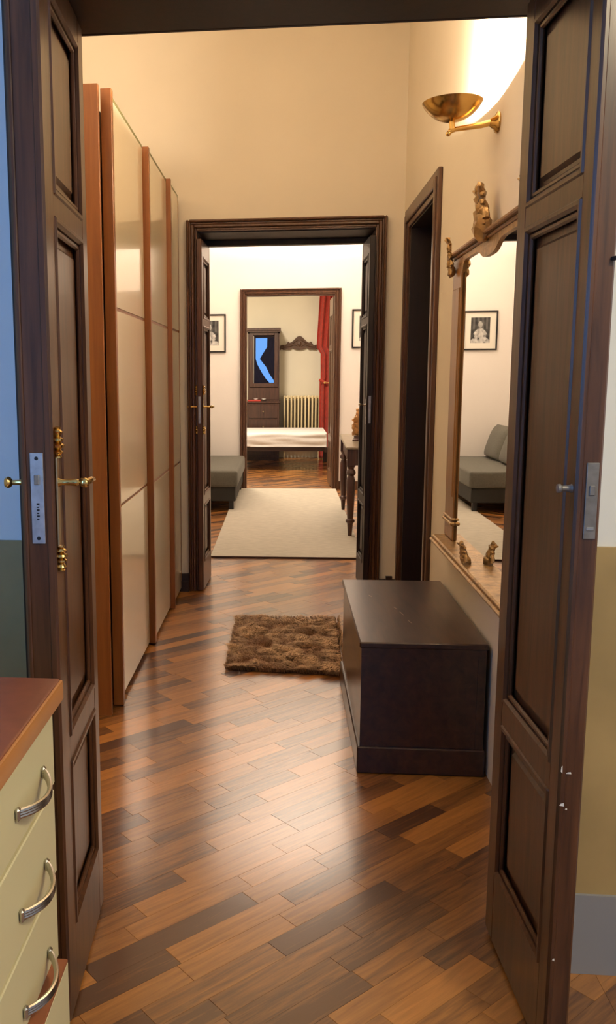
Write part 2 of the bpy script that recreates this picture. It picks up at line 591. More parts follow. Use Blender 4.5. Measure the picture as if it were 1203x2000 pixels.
# rest of the kitchen, behind and beside the camera
sbox('wall_left', M_WALLK, 'kitchen side wall along the worktop', (-1.8, -1.6, -2.2, -0.35, 0, 3.0), (-1.8, -1.6, 0.55, K0, 0, 3.0), (-1.8, -1.6, -0.35, 0.55, 0, 1.05), (-1.8, -1.6, -0.35, 0.55, 2.45, 3.0))
sbox('window_2', M_WINFRAME, 'white kitchen window over the worktop', (-1.70, -1.63, -0.35, -0.30, 1.05, 2.45), (-1.70, -1.63, 0.50, 0.55, 1.05, 2.45), (-1.70, -1.63, -0.35, 0.55, 1.05, 1.10), (-1.70, -1.63, -0.35, 0.55, 2.40, 2.45))
sbox('wall_right', M_WALLK, 'kitchen side wall opposite the worktop', (1.6, 1.8, -2.2, K0, 0, 3.0))
WX0, WX1, WZ0, WZ1 = -0.34, 0.42, 0.66, 2.42
sbox('wall_back', M_WALLK, 'kitchen wall with the window', (-1.8, WX0, -2.0, -1.8, 0, 3.0), (WX1, 1.8, -2.0, -1.8, 0, 3.0), (WX0, WX1, -2.0, -1.8, 0, WZ0), (WX0, WX1, -2.0, -1.8, WZ1, 3.0))
w1 = sbox('window_1', M_WINFRAME, 'white kitchen window with two casements', (WX0, WX0 + 0.05, -1.92, -1.86, WZ0, WZ1), (WX1 - 0.05, WX1, -1.92, -1.86, WZ0, WZ1), (WX0, WX1, -1.92, -1.86, WZ0, WZ0 + 0.05),
          (WX0, WX1, -1.92, -1.86, WZ1 - 0.05, WZ1))


def reflection_mask(label, edge, other, ydr):  # added unseen sheet, cuts the window's bright outline in the cabinet glass
    """added dark sheet: edge = outline points (x, z) of its free side, other = x of the fixed side"""
    vv, ff = [], []
    n = 18
    for (x, z) in edge:
        for i in range(n + 1):
            t = i / n
            vv.append((x + (other - x) * t, ydr + 0.018 * math.sin(t * 22), z))
    for j in range(len(edge) - 1):
        for i in range(n):
            a = j * (n + 1) + i
            ff.append((a, a + 1, a + n + 2, a + n + 1))
    g = MB()
    g.add(vv, ff)
    o = g.build('reflection_mask', M_REFLMASK, None, smooth=80)
    md = o.modifiers.new('thickness', 'SOLIDIFY')
    md.thickness = 0.004
    return tag(o, label, 'curtain')


reflection_mask('dark sheet added low across the kitchen window to shape its reflection in the cabinet glass', [(-0.33, 2.46), (-0.31, 1.60), (-0.24, 1.36), (-0.10, 1.10), (0.06, 0.86), (0.20, 0.70)], -0.95, -1.74)
reflection_mask('dark notched sheet added over the kitchen window to shape its reflection in the cabinet glass', [(0.11, 2.46), (0.10, 1.95), (-0.06, 1.70), (-0.15, 1.545), (-0.04, 1.40), (0.07, 1.27), (0.18, 1.03), (0.34, 0.80), (0.35, 0.6)], 0.52, -1.70)

# hall walls
sbox('wall_left', M_WALL, 'cream hall wall behind the wardrobe', (-1.5, -1.32, K1, 5.64, 0, ZC))
DY0, DY1, DZ = 4.43, 5.345, 2.235      # closed door in the hall's side wall
sbox('wall_right', M_WALL, 'cream hall wall with the brass lamp and the mirror', (XR, XR + 0.2, K1, DY0, 0, ZC), (XR, XR + 0.2, DY1, 5.64, 0, ZC), (XR, XR + 0.2, DY0, DY1, DZ, ZC))
E0, E1 = 5.64, 6.06
EL, ER, EZ = -0.55, 0.553, 2.29
sbox('wall_end', M_WALL, 'cream end wall of the hall around the double doorway', (-1.5, EL, E0, E1 - 0.05, 0, ZC), (ER, XR + 0.2, E0, E1 - 0.05, 0, ZC), (EL, ER, E0, E1 - 0.05, EZ, ZC))
sbox('wall_front', M_WALL2, 'white wall of the rug room facing away from the hall', (-1.5, EL, E1 - 0.05, E1, 0, ZC), (ER, 1.6, E1 - 0.05, E1, 0, ZC), (EL, ER, E1 - 0.05, E1, EZ, ZC))
# rug room
G0, G1 = 10.93, 11.08
GL, GR, GZ = -0.466, 0.600, 2.355
sbox('wall_left', M_WALL2, 'white rug room wall behind the sofa', (-1.5, -1.28, E1, G0, 0, ZC))
sbox('wall_right', M_WALL2, 'white rug room wall behind the console table', (1.32, 1.6, E1, G0, 0, ZC))
sbox('wall_back', M_WALL2, 'white rug room wall with two framed pictures', (-1.5, GL, G0, G1 - 0.03, 0, ZC), (GR, 1.6, G0, G1 - 0.03, 0, ZC), (GL, GR, G0, G1 - 0.03, GZ, ZC))
# bedroom
sbox('wall_front', M_WALL3, 'stone coloured bedroom wall around the doorway', (-2.6, GL, G1 - 0.03, G1, 0, ZC), (GR, 1.8, G1 - 0.03, G1, 0, ZC), (GL, GR, G1 - 0.03, G1, GZ, ZC))
sbox('wall_left', M_WALL3, 'bedroom side wall by the cabinet', (-2.6, -2.3, G1, 15.3, 0, ZC))
sbox('wall_right', M_WALL3, 'bedroom side wall by the curtain', (1.6, 1.8, G1, 15.3, 0, ZC))
sbox('wall_back', M_WALL3, 'stone coloured bedroom wall with the radiator and carved crest', (-2.6, 1.8, 15.22, 15.5, 0, ZC))


def casing_frame(name, parent, mat, x0, x1, ztop, y, w, d, steps):
    """moulded casing round an opening x0..x1, standing proud of the wall face y towards -y"""
    mb = MB()
    acc = 0.0
    for frac, prd, bev in steps:
        a, b = w * acc, w * (acc + frac)
        mb.box(x0 - b, x0 - a, y - d * prd, y, 0, ztop + b, bev)
        mb.box(x1 + a, x1 + b, y - d * prd, y, 0, ztop + b, bev)
        mb.box(x0 - a, x1 + a, y - d * prd, y, ztop + a, ztop + b, bev)
        acc += frac
    return struct(mb, name, mat, None, parent)


STEPS = ((0.22, 0.55, 0.004), (0.34, 0.8, 0.006), (0.18, 0.62, 0.003), (0.26, 1.0, 0.007))
# end doorway of the hall: lining, stop, casing
d2 = sbox('door_2', M_CASING, 'brown moulded frame of the double doorway ending the hall', (EL - 0.001, EL + 0.004, E0 - 0.02, E1, 0, EZ), (ER - 0.004, ER + 0.001, E0 - 0.02, E1, 0, EZ), (EL, ER, E0 - 0.02, E1, EZ - 0.004, EZ))
casing_frame('casing', d2, M_CASING, EL, ER, EZ, E0, 0.062, 0.045, STEPS)
mb = MB()
mb.box(EL + 0.004, EL + 0.044, 6.03, E1, 0, EZ - 0.004)
mb.box(ER - 0.044, ER - 0.004, 6.03, E1, 0, EZ - 0.004)
mb.box(EL + 0.004, ER - 0.004, 5.99, E1, 2.247, EZ - 0.004, 0.004)
struct(mb, 'door_stop', M_DARKDOOR, None, d2)  # darker than the frame, shade under the header put into the colour
sbox('soffit', M_DARKDOOR, None, (EL + 0.005, ER - 0.005, E0 + 0.02, 5.99, EZ - 0.010, EZ - 0.004), parent=d2)  # dark sheet over the lining, paints the shade under the header
casing_frame('casing', d2, M_CASING, EL, ER, EZ, E1, 0.062, -0.03, STEPS)
# bedroom doorway
d3 = sbox('door_3', M_CASING, 'brown moulded frame of the bedroom doorway', (GL - 0.001, GL + 0.004, G0 - 0.01, G1, 0, GZ), (GR - 0.004, GR + 0.001, G0 - 0.01, G1, 0, GZ), (GL, GR, G0 - 0.01, G1, GZ - 0.004, GZ))
casing_frame('casing', d3, M_CASING, GL, GR, GZ, G0, 0.075, 0.04, STEPS)
# closed side door of the hall
d4 = sbox('door_4', M_DARKDOOR, 'dark closed door in the hall side wall beyond the mirror', (XR + 0.0, XR + 0.2, DY0, DY0 + 0.004, 0, DZ), (XR, XR + 0.2, DY1 - 0.004, DY1, 0, DZ), (XR, XR + 0.2, DY0, DY1, DZ - 0.004, DZ))
mb = MB()
for (a, b, p) in ((0.0, 0.03, 0.018), (0.03, 0.075, 0.030), (0.075, 0.11, 0.022)):
    mb.box(XR - p, XR, DY0 - b, DY0 - a, 0, DZ + b, 0.004)
    mb.box(XR - p, XR, DY1 + a, DY1 + b, 0, DZ + b, 0.004)
    mb.box(XR - p, XR, DY0 - a, DY1 + a, DZ + a, DZ + b, 0.004)
struct(mb, 'casing', M_CASING, 'reddish brown side door casing', d4)
mb = MB()
mb.box(XR + 0.12, XR + 0.16, DY0 + 0.004, DY1 - 0.004, 0.005, DZ - 0.006)
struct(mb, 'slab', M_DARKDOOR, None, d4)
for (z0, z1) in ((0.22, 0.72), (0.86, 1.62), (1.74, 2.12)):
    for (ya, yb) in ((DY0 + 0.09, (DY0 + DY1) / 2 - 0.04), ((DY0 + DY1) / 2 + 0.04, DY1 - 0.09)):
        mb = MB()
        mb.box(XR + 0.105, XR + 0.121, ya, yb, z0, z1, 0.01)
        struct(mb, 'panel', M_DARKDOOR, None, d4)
# baseboards at the end wall
sbox('baseboard_end', M_BASEB, 'dark baseboard between the wardrobe and the double doorway', (-1.3, EL - 0.063, E0 - 0.03, E0, 0, 0.115), (-1.3, EL - 0.063, E0 - 0.05, E0, 0, 0.07))
sbox('baseboard_corner', M_BASEB, 'broken stub of baseboard in the hall corner', (ER + 0.063, XR - 0.001, E0 - 0.02, E0, 0, 0.095), (0.66, 0.70, E0 - 0.025, E0, 0.09, 0.115))
sbox('baseboard_back', M_CASING, 'brown baseboard of the rug room', (GR + 0.076, 1.32, G0 - 0.015, G0, 0, 0.10), (-1.28, GL - 0.076, G0 - 0.015, G0, 0, 0.10))

# ------------------------------------------------------------------ door leaves


def lathe_profile_finial(s):
    """turned finial, height s"""
    return [(0.30, 0), (0.30, .05), (.18, .09), (.36, .14), (.42, .2), (.2, .27), (.46, .34), (.52, .42), (.24, .5), (.44, .56), (.44, .62), (.2, .68), (.34, .76), (.4, .84), (.22, .92), (.3, .97), (.05, 1.0)]


def door_leaf(label, hinge, free, s, height, t=0.05, free_stile=0.09, hinge_stile=0.062, mat=M_DOOR, group=None, bottom=0.012, top_pan=True, extra=None):
    """hinge, free: ends of the visible face on plan; s=+1 face looks to local +y, -1 to local -y"""
    d = Vector((free[0] - hinge[0], free[1] - hinge[1]))
    Wd = d.length
    root = thing('door_leaf', label, 'door', (hinge[0], hinge[1], 0), math.atan2(d.y, d.x), group)
    k = height / 2.19
    pans = [(0.19, 0.575), (0.63, 1.715), (1.755, 2.14 * min(1, k))]
    zb, zt = bottom, height

    def bx(mb, u0, u1, w0, w1, z0, z1, bev=0.0):
        mb.box(u0, u1, s * w0, s * w1, z0, z1, bev)
    u0, u1 = hinge_stile, Wd - free_stile
    fr = MB()
    bx(fr, 0, u0, -t, 0, zb, zt, 0.004)
    bx(fr, u1, Wd, -t, 0, zb, zt, 0.004)
    rails = [(zb, pans[0][0]), (pans[0][1], pans[1][0]), (pans[1][1], pans[2][0]), (pans[2][1], zt)]
    for a, b in rails:
        bx(fr, u0 - 0.001, u1 + 0.001, -t + 0.0005, -0.0005, a, b)
    fr.build('frame', mat, root, org=(0, 0, 0))
    for a, b in pans:
        p = MB()
        bx(p, u0 - 0.004, u1 + 0.004, -t + 0.016, -0.020, a - 0.004, b + 0.004)
        bx(p, u0 + 0.045, u1 - 0.045, -t + 0.010, -0.012, a + 0.045, b - 0.045, 0.008)
        for w0, w1 in ((-0.016, 0.003), (-t - 0.003, -t + 0.016)):
            m_ = 0.016
            bx(p, u0 - 0.003, u0 + m_, w0, w1, a - 0.003, b + 0.003, 0.006)
            bx(p, u1 - m_, u1 + 0.003, w0, w1, a - 0.003, b + 0.003, 0.006)
            bx(p, u0, u1, w0, w1, a - 0.003, a + m_, 0.006)
            bx(p, u0, u1, w0, w1, b - m_, b + 0.003, 0.006)
            bx(p, u0 + m_, u0 + m_ + 0.014, w0 + 0.001 if w0 > -0.03 else w0 + 0.008, w1 - 0.008 if w0 > -0.03 else w1, a + m_, b - m_, 0.004)
            bx(p, u1 - m_ - 0.014, u1 - m_, w0 + 0.001 if w0 > -0.03 else w0 + 0.008, w1 - 0.008 if w0 > -0.03 else w1, a + m_, b - m_, 0.004)
            bx(p, u0 + m_, u1 - m_, w0 + 0.001 if w0 > -0.03 else w0 + 0.008, w1 - 0.008 if w0 > -0.03 else w1, a + m_, a + m_ + 0.014, 0.004)
            bx(p, u0 + m_, u1 - m_, w0 + 0.001 if w0 > -0.03 else w0 + 0.008, w1 - 0.008 if w0 > -0.03 else w1, b - m_ - 0.014, b - m_, 0.004)
        p.build('panel', mat, root, org=(0, 0, 0))
    for zh in (0.25, 1.15, 2.0):
        h = MB()
        h.lathe([(0.007, 0), (0.007, 0.08), (0.003, 0.085), (0.004, 0.09), (0.001, 0.095)], (-0.004, s * (-t - 0.004), zh), seg=8)
        h.build('hinge', M_OLDBRASS, root, org=(0, 0, 0))
    return root, Wd, t


def lever_set(root, Wd, t, s, zc, inset, plate_mat, lever_mat, z0, z1, reach=0.072, both=True):
    """long escutcheon with turned ends and a turned lever on each face"""
    uc = Wd - inset
    sides = ((0.0, 1.0), (-t, -1.0)) if both else ((0.0, 1.0),)
    for w0, dr in sides:
        y0 = s * w0
        dy = s * dr
        p = MB()
        p.box(uc - 0.011, uc + 0.011, y0, y0 + dy * 0.005, z0 + 0.05, z1 - 0.06, 0.002)
        h = p.build('escutcheon', plate_mat, root, org=(0, 0, 0))
        f = MB()
        f.lathe([(r * 0.028, zz * 0.062) for r, zz in lathe_profile_finial(1)], (uc, y0 + dy * 0.005, z1 - 0.062), (0, 0, 1), 12)
        f.build('finial', lever_mat, h, org=(0, 0, 0))
        f = MB()
        f.lathe([(r * 0.028, zz * 0.052) for r, zz in lathe_profile_finial(1)], (uc, y0 + dy * 0.005, z0 + 0.052), (0, 0, -1), 12)
        f.build('finial', lever_mat, h, org=(0, 0, 0))
        l = MB()
        l.lathe([(0.009, 0), (0.009, 0.006), (0.006, 0.012), (0.0065, 0.03), (0.0075, 0.04), (0.0055, 0.046), (0.009, 0.05), (0.0095, 0.056), (0.006, 0.060)], (uc, y0, zc), (0, dy, 0), 12)
        # the grip turns from the spindle back over the leaf
        e = y0 + dy * 0.058
        l.tube([(uc + 0.006, e, zc), (uc - 0.02, e + dy * 0.006, zc + 0.002), (uc - 0.05, e + dy * 0.004, zc + 0.001), (uc - 0.085, e - dy * 0.002, zc - 0.003), (uc - 0.105, e, zc - 0.006)],
               [0.007, 0.0075, 0.006, 0.0065, 0.004], 10)
        l.blob((uc + 0.004, e, zc), 0.0105, sub=2)
        l.build('lever_handle', lever_mat, root, org=(0, 0, 0))


# nearest doorway: two leaves swung towards the camera
leafL, WL, tL = door_leaf('nearest dark walnut door leaf, with brass lever and steel lock, beside the drawer unit', (-0.472, 2.142), (-0.450, 1.685), +1, 2.195, t=0.066, free_stile=0.085)
lever_set(leafL, WL, tL, +1, 1.192, 0.022, M_OLDBRASS, M_BRASS, 1.012, 1.303, both=False)
q = MB()
q.lathe([(0.008, 0), (0.0055, 0.006), (0.005, 0.022), (0.010, 0.026), (0.012, 0.031), (0.009, 0.037), (0.002, 0.039)], (WL - 0.022, -tL, 1.192), (0, -1, 0), 14)
q.build('lever_knob', M_BRASS, leafL, org=(0, 0, 0))
lk = MB()
lk.box(WL - 0.0005, WL + 0.003, -0.046, -0.020, 1.072, 1.253, 0.0008)
lkp = lk.build('lock_plate', M_STEEL, leafL, org=(0, 0, 0))
q = MB()
q.box(WL + 0.002, WL + 0.007, -0.038, -0.028, 1.190, 1.210, 0.001)
q.build('latch', M_CHROME, lkp, org=(0, 0, 0))
for zz in (1.242, 1.083):
    q = MB()
    q.lathe([(0.004, 0), (0.0035, 0.0015)], (WL + 0.003, -0.033, zz), (1, 0, 0), 10)
    q.build('screw', M_BLACK, lkp, org=(0, 0, 0))
q = MB()
for i, zz in enumerate((1.150, 1.144, 1.138, 1.132, 1.126, 1.120)):
    q.box(WL + 0.003, WL + 0.0036, -0.035, -0.0295 - 0.001 * (i % 2), zz, zz + 0.0035 - 0.001 * (i % 2))
q.build('engraving', M_BLACK, lkp, org=(0, 0, 0))
q = MB()
q.box(WL - 0.0005, WL + 0.002, -0.016, -0.004, 0.02, 2.18, 0.001)
q.box(WL - 0.0005, WL + 0.004, -0.062, -0.054, 0.02, 2.18, 0.002)
q.build('edge_bead', M_DOOR, leafL, org=(0, 0, 0))

leafR, WR, tR = door_leaf('large dark walnut door leaf with paint chips, next to the wooden chest', (0.519, 2.114), (0.535, 1.664), -1, 2.195, t=0.047, free_stile=0.052, hinge_stile=0.062)
# body lies at local y 0..t, the visible face at y = 0, the free edge looks to the camera
hs = MB()
hs.box(WR - 0.0005, WR + 0.003, 0.018, 0.040, 1.096, 1.238, 0.001)
hsp = hs.build('lock_plate', M_DULLSTEEL, leafR, org=(0, 0, 0))
q = MB()
q.box(WR + 0.002, WR + 0.006, 0.024, 0.034, 1.178, 1.196, 0.001)
q.build('latch', M_DULLSTEEL, hsp, org=(0, 0, 0))
q = MB()
q.box(WR + 0.002, WR + 0.005, 0.022, 0.036, 1.112, 1.119, 0.001)
q.build('bolt', M_CHROME, hsp, org=(0, 0, 0))
q = MB()
q.lathe([(0.009, 0), (0.007, 0.004), (0.0055, 0.010), (0.006, 0.018), (0.009, 0.021), (0.008, 0.026), (0.002, 0.028)], (WR - 0.02, 0.0, 1.188), (0, -1, 0), 12)
q.build('knob', M_DULLSTEEL, leafR, org=(0, 0, 0))
q = MB()
q.box(WR - 0.0005, WR + 0.0035, 0.002, 0.012, 0.02, 2.18, 0.002)
q.build('edge_bead', M_DOOR, leafR, org=(0, 0, 0))
q = MB()
q.tube([(WR - 0.004, 0.040, 1.600), (WR + 0.010, 0.044, 1.600), (WR + 0.014, 0.054, 1.604), (WR + 0.010, 0.060, 1.596)], 0.004, 8)
q.build('hook', M_BLACK, leafR, org=(0, 0, 0))
for (yy, zz, w_, h_) in ((0.003, 0.570, 0.009, 0.005), (0.014, 0.562, 0.004, 0.003), (0.002, 0.640, 0.003, 0.012), (0.012, 0.636, 0.010, 0.003), (0.006, 0.240, 0.005, 0.004)):
    q = MB()
    q.prism([(yy, zz), (yy + w_, zz - 0.3 * h_), (yy + w_ * 0.9, zz + h_), (yy + w_ * 0.3, zz + 0.8 * h_)], WR + 0.0034, WR + 0.0042, 'x')
    q.build('paint_chip', M_PLASTER, leafR, org=(0, 0, 0))

# end doorway: two leaves folded into the reveal
leaf2, W2, t2 = door_leaf('narrow walnut door leaf folded open by the wardrobe end, brass lever', (-0.500, 6.015), (-0.515, 5.585), +1, 2.236, t=0.034, free_stile=0.07, hinge_stile=0.05)
lever_set(leaf2, W2, t2, +1, 1.205, 0.022, M_OLDBRASS, M_BRASS, 1.03, 1.34)
q = MB()
q.box(W2 - 0.0005, W2 + 0.003, -0.026, -0.010, 1.10, 1.27, 0.0008)
q.build('lock_plate', M_STEEL, leaf2, org=(0, 0, 0))
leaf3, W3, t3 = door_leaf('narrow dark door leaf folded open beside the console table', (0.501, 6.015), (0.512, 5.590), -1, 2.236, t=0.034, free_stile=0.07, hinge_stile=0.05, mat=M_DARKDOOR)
q = MB()
q.box(W3 - 0.035, W3 - 0.012, 0.0, -0.004, 1.09, 1.25, 0.002)
qp = q.build('escutcheon', M_STEEL, leaf3, org=(0, 0, 0))
q = MB()
q.lathe([(0.009, 0), (0.006, 0.01), (0.007, 0.03), (0.011, 0.036), (0.004, 0.045)], (W3 - 0.024, -0.003, 1.215), (0, -1, 0), 10)
q.build('knob', M_CHROME, qp, org=(0, 0, 0))
q = MB()
q.box(W3 - 0.0005, W3 + 0.003, 0.010, 0.026, 1.10, 1.27, 0.0008)
q.build('lock_plate', M_STEEL, leaf3, org=(0, 0, 0))
# bedroom leaf, opened into the bedroom
leaf4, W4, t4 = door_leaf('brown door leaf opened into the bedroom in front of the red curtain', (0.588, 11.09), (0.572, 11.62), +1, 2.345, t=0.03, free_stile=0.08, hinge_stile=0.06, mat=M_CASING)
q = MB()
q.lathe([(0.009, 0), (0.006, 0.01), (0.008, 0.04), (0.015, 0.05), (0.015, 0.06), (0.004, 0.068)], (W4 - 0.05, 0, 1.30), (0, 1, 0), 10)
q.build('door_knob', M_BRASS, leaf4, org=(0, 0, 0))

# ------------------------------------------------------------------ wardrobe
wd = thing('wardrobe', 'tall cherry wood wardrobe with three cream lacquered doors', 'wardrobe', (-1.0, 4.5, 0))
MB().box(-1.30, -0.706, 3.45, 3.472, 0.0, 2.487, 0.001).build('side_panel', M_CHERRY, wd)
m_ = MB()
m_.box(-1.30, -0.745, 3.472, 5.60, 0.07, 2.45)
m_.box(-1.30, -0.76, 3.472, 5.60, 0.0, 0.07)
m_.build('case', M_CASE, wd)


def wardrobe_door(y0, y1, sx0, sx1, xp, ztop, ys, stile_w=0.034):
    d = MB()
    d.box(sx0, sx1, ys, ys + stile_w, 0.008, ztop, 0.0015)
    d.box(xp - 0.020, xp - 0.004, ys + 0.005, y1, 0.026, 2.486)
    door = d.build('wardrobe_door', M_CHERRY, wd)
    for za, zb in ((0.026, 0.848), (0.861, 1.668), (1.681, 2.484)):
        g = MB()
        g.box(xp - 0.004, xp, y0, y1, za, zb, 0.001)
        g.build('panel', M_CREAM, door)
    g = MB()
    g.box(xp - 0.006, xp + 0.0005, y0, y1 + 0.001, 2.484, 2.4965)
    g.box(xp - 0.006, xp + 0.0005, y1, y1 + 0.002, 2.43, 2.4965)
    g.build('glass_edge', M_GLASSEDGE, door)
    return door


wardrobe_door(3.584, 4.395, -0.717, -0.674, -0.690, 2.50, 3.55)
wardrobe_door(4.468, 5.130, -0.714, -0.664, -0.673, 2.50, 4.434)
wardrobe_door(5.165, 5.595, -0.682, -0.647, -0.662, 2.50, 5.140, 0.026)
MB().box(-0.72, -0.661, 5.600, 5.622, 0.0, 2.466, 0.0015).build('end_strip', M_CHERRY, wd)

# ------------------------------------------------------------------ chest
ch = thing('blanket_chest', 'dark stained wooden chest standing under the gilt mirror', 'chest', (0.488, 3.51, 0))
ch_x0, ch_x1, ch_y0, ch_y1, ch_z = 0.272, 0.704, 2.995, 3.94, 0.482
b = MB()
b.box(ch_x0 + 0.004, ch_x1 - 0.004, ch_y0 + 0.004, ch_y1, 0.09, ch_z - 0.022, 0.002)
b.build('body', M_CHEST, ch)
b = MB()
b.box(ch_x0 - 0.006, ch_x1 + 0.004, ch_y0 - 0.006, ch_y1 + 0.006, 0.0, 0.098, 0.004)
b.build('plinth', M_CHEST, ch)
b = MB()
b.box(ch_x0 - 0.004, ch_x1 + 0.003, ch_y0 - 0.006, ch_y1 + 0.004, ch_z - 0.022, ch_z, 0.004)
b.build('lid', M_CHEST, ch)
b = MB()
b.box(ch_x0 + 0.003, ch_x0 + 0.03, ch_y0 + 0.0005, ch_y0 + 0.006, 0.099, ch_z - 0.0505)
b.box(ch_x1 - 0.03, ch_x1 - 0.003, ch_y0 + 0.0005, ch_y0 + 0.006, 0.099, ch_z - 0.0505)
b.box(ch_x0 + 0.003, ch_x1 - 0.003, ch_y0 + 0.0005, ch_y0 + 0.006, ch_z - 0.05, ch_z - 0.023)
b.build('front_frame', M_CHEST, ch)
M_DUST = plain('scratch_dust', (0.30, 0.24, 0.19), 0.8)
for (xx, yy, ln) in ((0.36, 3.66, 0.03), (0.455, 3.40, 0.05), (0.47, 3.28, 0.04), (0.44, 3.47, 0.03)):
    b = MB()
    b.prism([(xx, yy), (xx + 0.004, yy), (xx + 0.012, yy - ln), (xx + 0.009, yy - ln)], ch_z, ch_z + 0.0004, 'z')
    b.build('scratch', M_DUST, ch)

# ------------------------------------------------------------------ fur rug
fr = thing('fur_rug', 'small shaggy brown fur rug on the parquet beside the chest', 'rug', (0.02, 4.48, 0))
fq = [(-0.270, 4.045), (0.300, 4.000), (0.318, 4.965), (-0.264, 4.935)]


def rug_pt(a, b):
    p = [(1 - a) * fq[0][i] + a * fq[1][i] for i in (0, 1)]
    q_ = [(1 - a) * fq[3][i] + a * fq[2][i] for i in (0, 1)]
    return (1 - b) * p[0] + b * q_[0], (1 - b) * p[1] + b * q_[1]


b = MB()
b.prism([rug_pt(0.02, 0.02), rug_pt(0.98, 0.02), rug_pt(0.98, 0.98), rug_pt(0.02, 0.98)], 0.0, 0.008, 'z')
b.build('backing', M_RUGBASE, fr)
rng = np.random.default_rng(5)
NF = 26000
vs, fs, tn = [], [], []
ab = rng.random((NF, 2))
for i in range(NF):
    a, bb = ab[i]
    x, y = rug_pt(a, bb)
    n1 = mnoise.noise(Vector((x * 5, y * 5, 0.3)))
    n2 = mnoise.noise(Vector((x * 14, y * 9, 4.3)))
    ang = math.pi + 0.9 * n1 + 1.4 * n2 + rng.normal(0, 0.35)
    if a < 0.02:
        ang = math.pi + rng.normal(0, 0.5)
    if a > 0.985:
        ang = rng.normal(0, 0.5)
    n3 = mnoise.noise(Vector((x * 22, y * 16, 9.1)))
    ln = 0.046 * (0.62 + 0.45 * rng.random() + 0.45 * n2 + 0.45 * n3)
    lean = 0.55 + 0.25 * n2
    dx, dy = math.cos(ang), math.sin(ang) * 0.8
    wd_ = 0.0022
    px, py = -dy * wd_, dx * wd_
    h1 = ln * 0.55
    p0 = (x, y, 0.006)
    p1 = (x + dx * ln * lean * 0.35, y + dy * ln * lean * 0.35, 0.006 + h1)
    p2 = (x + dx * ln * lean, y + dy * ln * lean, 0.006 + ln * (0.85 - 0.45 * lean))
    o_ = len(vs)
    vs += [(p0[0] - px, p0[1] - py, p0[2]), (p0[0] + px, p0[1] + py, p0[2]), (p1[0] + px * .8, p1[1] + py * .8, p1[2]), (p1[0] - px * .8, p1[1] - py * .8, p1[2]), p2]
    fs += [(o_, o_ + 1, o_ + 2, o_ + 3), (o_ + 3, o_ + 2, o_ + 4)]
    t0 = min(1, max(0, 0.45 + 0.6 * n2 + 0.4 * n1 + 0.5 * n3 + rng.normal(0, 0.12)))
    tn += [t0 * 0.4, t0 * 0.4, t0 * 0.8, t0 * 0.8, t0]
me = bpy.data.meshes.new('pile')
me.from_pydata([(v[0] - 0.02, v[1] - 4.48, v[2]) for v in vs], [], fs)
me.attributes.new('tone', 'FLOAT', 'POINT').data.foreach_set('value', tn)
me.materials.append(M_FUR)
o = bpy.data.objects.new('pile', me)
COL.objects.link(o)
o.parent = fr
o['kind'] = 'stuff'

# ------------------------------------------------------------------ brass wall lamp
YS = 3.24
la = thing('wall_lamp', 'brass uplight bowl on a curved arm, fixed to the cream hall wall', 'lamp', (XR, YS, 2.24))
XB = 0.5635
b = MB()
b.lathe([(0.034, 0), (0.036, 0.004), (0.033, 0.010), (0.022, 0.016), (0.016, 0.026), (0.012, 0.03)], (XR, YS, 2.246), (-1, 0, 0), 24)
b.build('wall_plate', M_BRASS, la)
b = MB()
b.tube([(XR - 0.02, YS, 2.248), (0.66, YS, 2.238), (0.61, YS, 2.232), (0.575, YS, 2.228), (0.558, YS, 2.222), (0.552, YS, 2.214)], [0.011, 0.010, 0.009, 0.008, 0.009, 0.006], 12)
b.blob((0.553, YS, 2.214), 0.009, sub=2)
b.tube([(0.566, YS, 2.228), (XB, YS, 2.254)], 0.010, 12)
b.build('arm', M_BRASS, la)
b = MB()
prof = []
for i in range(13):
    a = i / 12 * R(62)
    prof.append((0.1135 * math.sin(a), 0.1150 * (1 - math.cos(a)) * 1.02))
kk = 0.1005 / prof[-1][0]
prof = [(max(0.0005, r * kk), z) for r, z in prof]
outer = [(r, 2.252 + z) for r, z in prof]
ztop_ = outer[-1][1]
inner = [(max(0.0004, r - 0.0025), z + 0.0025) for r, z in reversed(outer)]
b.lathe(outer + [(0.1015, ztop_ + 0.001), (0.0995, ztop_ + 0.002)] + inner, (XB, YS, 0), (0, 0, 1), 48, cap=False)
b.build('bowl', M_BRASS, la)
b = MB()
b.box(XB - 0.012, XB + 0.0085, YS - 0.0125, YS - 0.0085, 2.28, 2.326)
b.box(XB - 0.012, XB + 0.0055, YS + 0.0240, YS + 0.028, 2.28, 2.328)
b.box(XB - 0.012, XB + 0.006, YS - 0.0125, YS + 0.028, 2.262, 2.282)
b.build('bulb_holder', M_WHITE, la)

